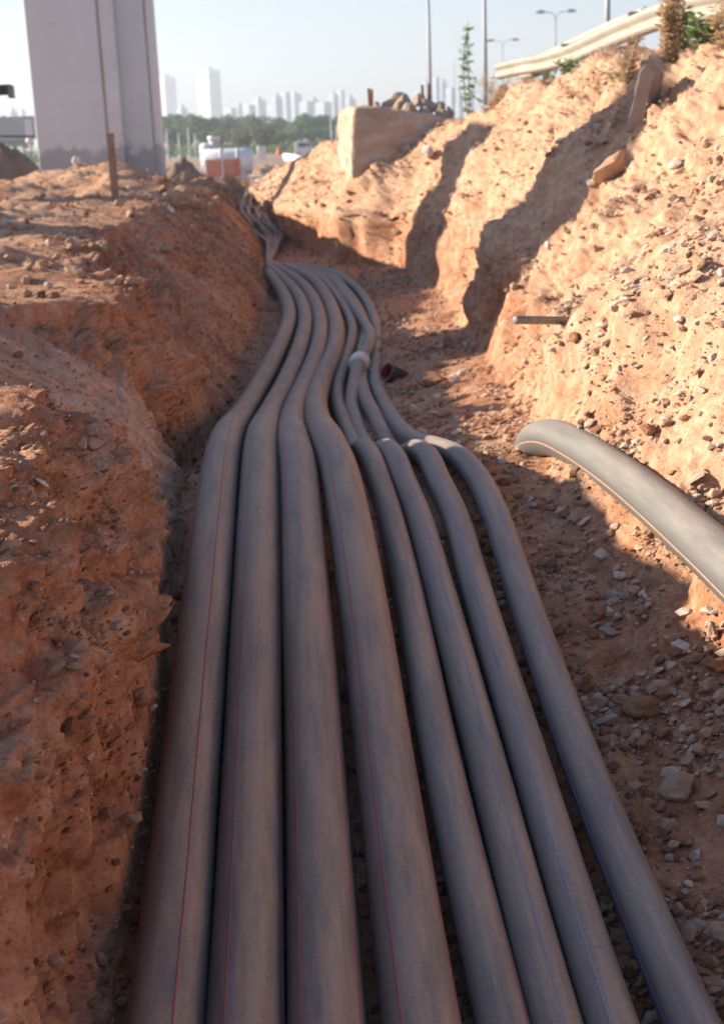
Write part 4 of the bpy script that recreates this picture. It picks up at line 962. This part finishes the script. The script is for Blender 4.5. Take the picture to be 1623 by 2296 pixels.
for k, (px, py, hp_, lb) in enumerate([(1335, 172, 34, 'sparse dry stalk on the crest left of the dry weed'), (1450, 158, 40, 'sparse dry stalk standing just behind the tilted slab')]):
    weed('dry_weed', px, py, 12.5, hp_, lb, 'weed', 6, .4, 10, .05, .006, M_DRY, M_DRY, seed=30 + k, radius=.003)

# ------------------------------------------------------------------ far building site
M_WHITE = simple_mat('white_paint', (.74, .74, .74), .6, .08, 2, bumpk=0)
M_ORG = simple_mat('orange_mesh', (.66, .27, .17), .7, .15, 3, bumpk=0)
M_ORG2 = simple_mat('orange_band', (.66, .20, .10), .6, .15, 3, bumpk=0)
M_LGREY = simple_mat('light_grey_plastic', (.52, .54, .58), .5, .1, 3, bumpk=0)
M_GLASS = simple_mat('dark_glass', (.10, .13, .16), .25, .1, 3, bumpk=0)
M_TYRE = simple_mat('tyre_rubber', (.03, .03, .03), .8, .1, 3, bumpk=0)
def near_ground(px, py, z=-.45):
    return at_z(px, py, z)
# white storage tank lying by the end of the trench with an orange mesh barrier before it
YT = 58.0
a = at_y(456, 396, YT); b_ = at_y(566, 396, YT); tp = at_y(520, 333, YT)[2]; Rr = (tp - a[2]) / 2
base = np.array([a[0], YT, a[2]]); Ln = b_[0] - a[0]
rt = empty('storage_tank', base, 'white round ended tank lying behind an orange barrier at the end of the trench', 'tank')
xs_ = np.array([0, .01, .04, .5, .72, .96, .99, 1]) * Ln; rs_ = np.array([.55, .9, 1, 1, 1, 1, .9, .55]) * Rr
MB().tube([(x_, 0.9, Rr) for x_ in xs_], rs_, 24).build('body', M_WHITE, rt, True)
for f_ in (.36, .70): MB().tube([(Ln * f_ - .06, .9, Rr), (Ln * f_ + .06, .9, Rr)], Rr * 1.02, 24).build('hoop', M_LGREY, rt, True)
for f_ in (.2, .8): MB().box((Ln * f_, .9, .05), (.25, 1.3, .5)).build('cradle', M_LGREY, rt)
p0 = at_y(461, 397, YT - 1.2); p1 = at_y(541, 393, YT - 1.2); top0 = at_y(500, 357, YT - 1.2)[2]
rb = empty('barrier', p0, 'faded orange mesh barrier stretched in front of the white tank', 'barrier'); wd_ = p1[0] - p0[0]; hh = top0 - p0[2]
MB().box((wd_ / 2, 0, hh * .5), (wd_, .03, hh)).build('mesh_panel', M_ORG, rb)
MB().box((wd_ / 2, -.03, hh * .08), (wd_, .03, hh * .16)).build('lower_band', M_ORG2, rb); MB().box((wd_ - .12, -.05, hh * .5), (.22, .06, hh)).build('end_band', M_ORG2, rb)
for x_ in (.06, wd_ * .5): MB().box((x_, -.06, hh * .53), (.06, .06, hh * 1.06)).build('post', M_WHITE, rb)
# white mixer silo and vent pipe behind the tank
c = at_y(464, 350, 66); hz = at_y(464, 320, 66)[2]
rt = empty('silo', (c[0], 66, c[2] - .6), 'short white silo with rounded top standing behind the tank, left of two', 'silo'); h_ = hz - c[2] + .6
MB().tube([(0, 0, 0), (0, 0, h_ * .8), (0, 0, h_ * .95), (0, 0, h_)], [.3, .32, .26, .1], 14).build('body', M_WHITE, rt, True); MB().tube([(0, 0, h_ * .62), (0, 0, h_ * .66)], .40, 14).build('collar', M_LGREY, rt, True)
c = at_y(482, 345, 66); hz = at_y(482, 309, 66)[2]; h_ = hz - c[2] + .6
rt = empty('silo', (c[0], 66, c[2] - .6), 'slim pale grey vent pipe behind the tank, right of the white silo', 'vent pipe')
MB().tube([(0, 0, 0), (0, 0, h_)], .25, 14).build('body', M_LGREY, rt, True); MB().tube([(0, 0, h_ - .1), (0, 0, h_ + .08)], .3, 14).build('cap', M_WHITE, rt, True)
# pale box at the far end of the trench
c = at_y(577, 430, 44); w_ = 26 / F * 44; h_ = 34 / F * 44
rt = empty('manhole_box', (c[0], 44, c[2] - .05), 'pale grey box closing the far end of the trench', 'box')
MB().box((0, .25, h_ / 2), (w_, .5, h_)).build('body', M_LGREY, rt, bevel=.02); MB().box((0, .25, h_ + .03), (w_ * 1.08, .56, .06)).build('lid', M_WHITE, rt)
# white van beyond the right bank
c = at_y(683, 349, 140); rt = empty('parked_van', (c[0], 140, -.5), 'white van parked on the site beyond the right bank', 'van'); r_ = MB()
prof = [(-.95, .3), (.95, .3), (.95, 1.0), (.75, 1.1), (.35, 1.65), (-.7, 1.72), (-.95, 1.5)]
r_.add([(x_, -.45, z_) for x_, z_ in prof] + [(x_, .45, z_) for x_, z_ in prof], [tuple(range(7)), tuple(range(7, 14))[::-1]] + [(i, 7 + i, 7 + (i + 1) % 7, (i + 1) % 7) for i in range(7)]); r_.build('body', M_WHITE, rt, bevel=.05)
MB().add([(.30, -.47, 1.12), (.68, -.47, 1.12), (.38, -.47, 1.55), (.30, -.47, 1.55)], [(0, 1, 2, 3)]).add([(-.6, -.47, 1.12), (.22, -.47, 1.12), (.22, -.47, 1.55), (-.6, -.47, 1.55)], [(0, 1, 2, 3)]).build('side_window', M_GLASS, rt)
for sx in (-.6, .6): MB().tube([(sx, -.5, .28), (sx, -.3, .28)], .28, 14).build('wheel', M_TYRE, rt, True)
# long pale pipes stacked beside the van
for k, (x0, y0, x1, y1) in enumerate([(638, 349, 690, 355), (640, 356, 688, 361)]):
    a, b_ = at_y(x0, y0, 80), at_y(x1, y1, 78); o = MB().tube([np.zeros(3), (b_ - a) * .5, b_ - a], .13, 12).build('stored_pipe', M_WHITE, None, True, tuple(a)); tag(o, ['upper of two long white pipes stored on the flat site', 'lower of two long white pipes stored on the flat site'][k], 'pipe', 'white pipes stored on the site')
# orange cone
c = at_y(626, 347, 85); rt = empty('traffic_cone', c, 'small rust red cone on the site left of the white van', 'cone'); MB().tube([(0, 0, 0), (0, 0, .06), (0, 0, .5)], [.28, .22, .04], 12).build('body', M_ORG2, rt, True); MB().box((0, 0, .02), (.6, .6, .04)).build('base', M_ORG2, rt)
c = at_y(588, 352, 88); o = MB().box((0, 0, .3), (.5, .5, .7), jit=.03).build('white_crate', M_WHITE, None, False, tuple(c)); tag(o, 'small white crate on the flat site behind the tank', 'crate')
# heaps of spoil
M_HEAP = simple_mat('spoil_earth', (.22, .13, .085), .95, .4, 1.5, bumpk=.6, bdist=.1)
def mound(px, py, Yd, wpx, hpx, label, mat=M_HEAP, seed=1):
    b_ = at_y(px, py, Yd); w_ = wpx / F * Yd / 2; h_ = hpx / F * Yd; n = 40
    g_ = np.linspace(-1, 1, n); gx_, gy_ = np.meshgrid(g_, g_); rr_ = np.hypot(gx_, gy_)
    hz_ = np.clip(1 - rr_, 0, 1) ** .85 * (1 + .35 * fbm(gx_ * 2 + seed, gy_ * 2, 0 * gx_, 4, seed)) + .05 * fbm(gx_ * 9, gy_ * 9, 0 * gx_ + seed, 2, seed)
    V = np.stack([gx_ * w_, gy_ * w_ * .8, hz_ * h_ - .12 - .3 * (rr_ > 1)], -1).reshape(-1, 3)
    i = np.arange((n - 1) ** 2); r_, c_ = i // (n - 1), i % (n - 1)
    o = obj('earth_mound', new_mesh('earth_mound', V, np.stack([r_ * n + c_, r_ * n + c_ + 1, (r_ + 1) * n + c_ + 1, (r_ + 1) * n + c_], 1)), mat, None, tuple(b_)); return tag(o, label, 'mound', 'heaps of spoil on the site')
mound(412, 404, 50, 120, 48, 'dark earth mound between the pier and the white tank', seed=2)
mound(20, 385, 46, 150, 74, 'dark earth mound at the left edge beside the pier', seed=3)
mound(380, 395, 62, 60, 20, 'low brown mound right against the pier edge', seed=4)
mound(600, 378, 70, 80, 14, 'low pale mound right of the white tank', simple_mat('pale_spoil', (.38, .25, .16), .95, .3, 1, bumpk=.5, bdist=.1), seed=5)
mound(1130, 262, 22, 130, 70, 'earth mound behind the concrete block carrying the dry bush', M_SOIL, seed=6)
# left edge: wall, post, cable, dark boom
c = at_y(-30, 318, 120); o = MB().box((0, 0, 0), (9, 1.2, 1.9)).build('concrete_wall', simple_mat('pale_wall', (.42, .42, .43), .9, .15, .5, bumpk=.2), None, False, (float(c[0] + 1.0), 120.0, float(at_y(20, 288, 120)[2]))); tag(o, 'long pale concrete wall far off at the left edge', 'wall')
c = at_y(68, 322, 52); t_ = at_y(68, 268, 52); rt = empty('marker_post', c, 'white post just left of the bridge pier with round foot', 'post'); h_ = t_[2] - c[2]
MB().box((0, 0, h_ * .62), (.22, .16, h_ * .76)).build('board', M_WHITE, rt); MB().tube([(0, 0, -.3), (0, 0, h_ * .3)], .05, 8).build('pole', M_LGREY, rt); MB().tube([(0, 0, .02), (0, 0, .1), (0, 0, .22)], [.1, .16, .08], 10).build('foot', M_WHITE, rt, True)
a, b_ = at_y(-60, 296, 40), at_y(76, 306, 40); o = MB().tube([np.zeros(3), (b_ - a) * .5 + np.array([0, 0, -.06]), b_ - a], .03, 6).build('cable', M_DARKPL, None, True, tuple(a)); tag(o, 'dark cable slung low across the left edge towards the pier', 'cable')
a, b_ = at_y(-80, 200, 20), at_y(26, 206, 20); rt = empty('machine_boom', a, 'end of a dark steel boom poking in at the left edge', 'boom')
MB().box((b_ - a) / 2, (float(b_[0] - a[0]), .16, .14)).build('beam', M_DARKPL, rt); MB().box(b_ - a, (.05, .2, .17)).build('end_plate', M_STEEL, rt)
MB().box((0, 0, -1.2), (.18, .18, 2.5)).build('mast', M_STEEL, rt)
# slim white poles before the trees
for k, (px, pt) in enumerate([(378, 286), (404, 296), (426, 284), (440, 300), (745, 262), (757, 280)]):
    c = at_y(px, 352, 180); t_ = at_y(px, pt, 180); rt = empty('flag_pole', c, ['slim pale pole before the trees, nearest the pier', 'shorter slim pole second from the pier', 'tall slim pole third from the pier', 'short slim pole fourth from the pier', 'tall slim pole close to the concrete block', 'shorter slim pole touching the edge of the concrete block'][k], 'pole', 'slim pale poles before the tree belt')
    MB().tube([(0, 0, -.5), (0, 0, t_[2] - c[2])], [.11, .07], 8).build('shaft', M_LGREY, rt, True); MB().tube([(0, 0, -.3), (0, 0, .25)], .2, 8).build('foot', M_LGREY, rt, True)

# ------------------------------------------------------------------ tree belt
def crown_mat(name, a, b_):
    m, nt, b = mat_new(name); g_ = N(nt, 'ShaderNodeNewGeometry'); tc = N(nt, 'ShaderNodeTexCoord'); n = noise_node(nt, tc.outputs['Object'], .9, 3, .6)
    r = ramp(nt, g_.outputs['Random Per Island'], [(0, a), (1, b_)]); r2 = ramp(nt, n.outputs['Fac'], [(.35, (.75, .75, .75)), (.65, (1.25, 1.25, 1.2))])
    cc = mix(nt, .8, r.outputs['Color'], r2.outputs['Color'], 'MULTIPLY'); L(nt, cc, b.inputs['Base Color']); b.inputs['Roughness'].default_value = .8; b.inputs['Specular IOR Level'].default_value = .2
    tr_ = N(nt, 'ShaderNodeBsdfTranslucent'); L(nt, cc, tr_.inputs['Color']); mx_ = N(nt, 'ShaderNodeMixShader'); mx_.inputs[0].default_value = .4; L(nt, b.outputs[0], mx_.inputs[1]); L(nt, tr_.outputs[0], mx_.inputs[2]); L(nt, mx_.outputs[0], nt.nodes['Material Output'].inputs['Surface']); return m
CRM = [crown_mat('crown_green', (.10, .17, .05), (.16, .24, .08)), crown_mat('crown_dark', (.08, .14, .06), (.12, .19, .075)), crown_mat('crown_olive', (.15, .155, .075), (.21, .20, .10))]
M_BARK = simple_mat('tree_bark', (.12, .09, .065), .95, .3, 4, bumpk=.4)
def crown_mesh(seed, w, h, n=900):
    r = np.random.default_rng(seed); lobes = [(r.uniform(-.6, .6) * w * .5, r.uniform(-.5, .5) * w * .5, h * r.uniform(.35, .8), r.uniform(.28, .46) * w * .5 * 1.3) for _ in range(9)]
    Vv, Ff = [], []
    for k in range(n):
        x_, y_, z_, q = lobes[k % 9]; d = r.normal(0, 1, 3); d /= np.linalg.norm(d); c = np.array([x_, y_, z_]) + d * q * r.uniform(.55, 1.05) * np.array([1, 1, .8])
        s = r.uniform(.16, .42); u = r.normal(0, 1, 3); u /= np.linalg.norm(u); v = np.cross(u, d + .4 * r.normal(0, 1, 3)); v /= np.linalg.norm(v) + 1e-9
        b0 = len(Vv); Vv += [c - u * s - v * s * .5, c + u * s * .3 - v * s, c + u * s + v * s * .4, c - u * s * .2 + v * s]; Ff.append((b0, b0 + 1, b0 + 2, b0 + 3))
    return new_mesh('crown', np.array(Vv), np.array(Ff), False)
def trunk_mesh(seed, h):
    r = np.random.default_rng(seed); bm = MB().tube([(0, 0, -.4), (r.normal(0, .1), 0, h * .3), (r.normal(0, .15), r.normal(0, .1), h * .62)], [.26, .2, .1], 8)
    for k in range(4):
        a = r.uniform(0, 6.28); bm.tube([(0, 0, h * (.22 + .06 * k)), (math.cos(a) * h * .12, math.sin(a) * h * .12, h * .45), (math.cos(a) * h * .22, math.sin(a) * h * .22, h * .65)], [.1, .07, .03], 6)
    return bm.mesh('trunk', True)
CW = [(crown_mesh(90 + k, 7.0, 7.4), trunk_mesh(90 + k, 7.0)) for k in range(6)]
trees = []
r = np.random.default_rng(8)
for k, px in enumerate(np.linspace(342, 775, 17)): trees.append((px + r.uniform(-8, 8), 258 + r.uniform(-9, 10), 300 + r.uniform(-15, 25), int(r.integers(2)), 'back'))
for k, px in enumerate(np.linspace(352, 770, 13)): trees.append((px + r.uniform(-9, 9), 284 + r.uniform(-10, 12), 245 + r.uniform(-15, 15), int(r.integers(2)), 'front'))
trees += [(545, 284, 200, 2, 'big'), (590, 278, 196, 2, 'big'), (630, 296, 205, 0, 'big')]
for px in (-30, 12, 50): trees.append((px, 258 + r.uniform(-4, 5), 290, int(r.integers(2)), 'left'))
cnt = {}
ORD = ['first', 'second', 'third', 'fourth', 'fifth', 'sixth', 'seventh', 'eighth', 'ninth', 'tenth', 'eleventh', 'twelfth', 'thirteenth', 'fourteenth', 'fifteenth', 'sixteenth', 'seventeenth', 'eighteenth', 'nineteenth', 'twentieth', 'twenty-first', 'twenty-second', 'twenty-third', 'twenty-fourth', 'twenty-fifth', 'twenty-sixth']
BIG = ['olive brown bushy tree directly above the white tank', 'largest olive brown tree, nearest in the middle of the belt', 'rounded green tree at the right side of the olive brown ones']
for px, pt, Yd, mt, row in trees:
    c = at_y(px, pt, Yd); h_ = c[2] + .5; i = cnt.get(row, 0); cnt[row] = i + 1; sc = h_ / 7.4
    lb = BIG[i] if row == 'big' else {'back': '%s tree from the pier in the back row whose crown meets the skyline', 'front': '%s tree from the pier in the front row of the green belt', 'left': '%s distant tree from the left edge above the pale wall'}[row] % ORD[i]
    rt = empty('broadleaf_tree', (c[0], Yd, -.5), lb, 'tree', 'trees of the belt before the city'); cm, tm = CW[int(r.integers(6))]
    cr = bpy.data.objects.new('crown', cm.copy() if False else cm); COL.objects.link(cr); cr.parent = rt; cr.scale = (sc * r.uniform(.95, 1.25), sc, sc); cr.rotation_euler.z = r.uniform(0, 6.28)
    if not cm.materials: cm.materials.append(CRM[0])
    cr.material_slots[0].link = 'OBJECT'; cr.material_slots[0].material = CRM[mt]
    tr = obj('trunk', tm, M_BARK, rt); tr.scale = (sc, sc, sc)
# low scrub at the feet of the trees
sb = MB(); 
V_, F_ = [], []
for k in range(5000):
    c = at_z(r.uniform(-60, 780), 345, -.3); Yd = r.uniform(185, 270); c = np.array([(r.uniform(-60, 790) - W / 2) / F * Yd, Yd, -.5 + r.uniform(0, 1.5) * r.uniform()]); s = r.uniform(.15, .45); u = r.normal(0, 1, 3); v = r.normal(0, 1, 3); u /= np.linalg.norm(u); v /= np.linalg.norm(v); b0 = len(V_); V_ += [c - u * s, c - v * s, c + u * s, c + v * s]; F_.append((b0, b0 + 1, b0 + 2, b0 + 3))
o = obj('scrub', new_mesh('scrub', np.array(V_), np.array(F_), False), CRM[1]); o['kind'] = 'stuff'

# ------------------------------------------------------------------ the city beyond
M_TOWER = simple_mat('pale_render', (.60, .62, .64), .8, .05, .05, bumpk=0); M_WIN = simple_mat('window_glass', (.16, .2, .24), .3, .1, 1, bumpk=0)
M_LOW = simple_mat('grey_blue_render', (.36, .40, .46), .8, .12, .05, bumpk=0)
def building(px0, px1, ptop, Yd, name, label, split=.6, roof=True, tall=False):
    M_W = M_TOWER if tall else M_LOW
    a = at_y(px0, 300, Yd); b_ = at_y(px1, 300, Yd); top = at_y((px0 + px1) / 2, ptop, Yd)[2]; w_ = b_[0] - a[0]; h_ = top + .5
    # a corner turned to us: long side to the left in the sun, short side to the right
    th = math.radians(64); la = w_ * split / math.cos(th); lb_ = w_ * (1 - split) / math.sin(th)
    cx = a[0] + w_ * split
    e1 = np.array([-math.cos(th), math.sin(th)]); e2 = np.array([math.sin(th), math.cos(th)])
    q = [np.zeros(2), e2 * lb_, e2 * lb_ + e1 * la, e1 * la]
    rt = empty(name, (cx, Yd, -.5), label, 'building', 'buildings on the skyline')
    MB().prism([tuple(p_) for p_ in q], 0, h_).build('wall', M_W, rt)
    ctr = (q[0] + q[2]) / 2; MB().prism([tuple(ctr + (p_ - ctr) * .98) for p_ in q], h_ - .001, h_ + 1.0).build('parapet', M_W, rt)
    if roof: MB().prism([tuple(ctr + (p_ - ctr) * .4) for p_ in q], h_ + .9, h_ + 4.0).build('roof_room', M_W, rt)
    wn_ = MB(); fl = int(h_ / 3.4)
    for f_ in range(1, fl):
        z_ = f_ * 3.4
        for e, ln_, nrm in ((e1, la, -e2), (e2, lb_, -e1)):
            k = max(1, int(ln_ / 4))
            for j in range(k):
                c_ = e * ((j + .5) * ln_ / k) + nrm * .03; hw = e * min(1.0, ln_ / k * .3)
                wn_.add([(*(c_ - hw), z_ - .7), (*(c_ + hw), z_ - .7), (*(c_ + hw), z_ + .7), (*(c_ - hw), z_ + .7)], [(0, 1, 2, 3)])
    o = wn_.build('windows', M_WIN, rt); o['kind'] = 'stuff'
    return rt
building(353, 401, 174, 1500, 'tower_block', 'white tower block half hidden by the pier, lower of the two', .5, tall=True)
building(440, 501, 158, 1450, 'tower_block', 'taller white tower block standing clear of the pier', .6, tall=True)
low = [(396, 424, 246), (500, 534, 245), (528, 552, 240), (545, 576, 238), (566, 600, 227), (594, 626, 238), (612, 637, 220), (632, 655, 209), (648, 680, 213), (672, 704, 230), (695, 718, 226), (708, 746, 232), (740, 762, 214), (756, 776, 204), (776, 800, 224), (930, 952, 208), (948, 966, 186), (966, 988, 176), (985, 1004, 186), (1002, 1022, 200), (1020, 1040, 210), (1040, 1064, 205), (20, 44, 252), (45, 62, 248)]
for k, (a, b_, t_) in enumerate(low):
    lb = '%s hazy building from the left on the low skyline' % ORD[k] if k < 15 else ('%s hazy building from the left seen right of the block' % ORD[k - 15] if k < 22 else '%s faint building from the left edge above the trees' % ORD[k - 22])
    building(a, b_, t_, float(1050 + (k * 97) % 260), 'apartment_building', lb, [.5, .62, .4, .55][k % 4], roof=k % 2 == 0)

# ------------------------------------------------------------------ haze
hz = bpy.data.materials.new('haze'); hz.use_nodes = True; nt = hz.node_tree; nt.nodes.remove(nt.nodes['Principled BSDF'])
pv = N(nt, 'ShaderNodeVolumePrincipled'); pv.inputs['Color'].default_value = (.82, .91, 1, 1); pv.inputs['Density'].default_value = 0.0008; pv.inputs['Anisotropy'].default_value = .3
L(nt, pv.outputs['Volume'], nt.nodes['Material Output'].inputs['Volume'])
o = MB().box((0, 6000 - 60 - 5000 + 300, 49), (3600, 2700, 102)).build('haze', hz); o['kind'] = 'stuff'
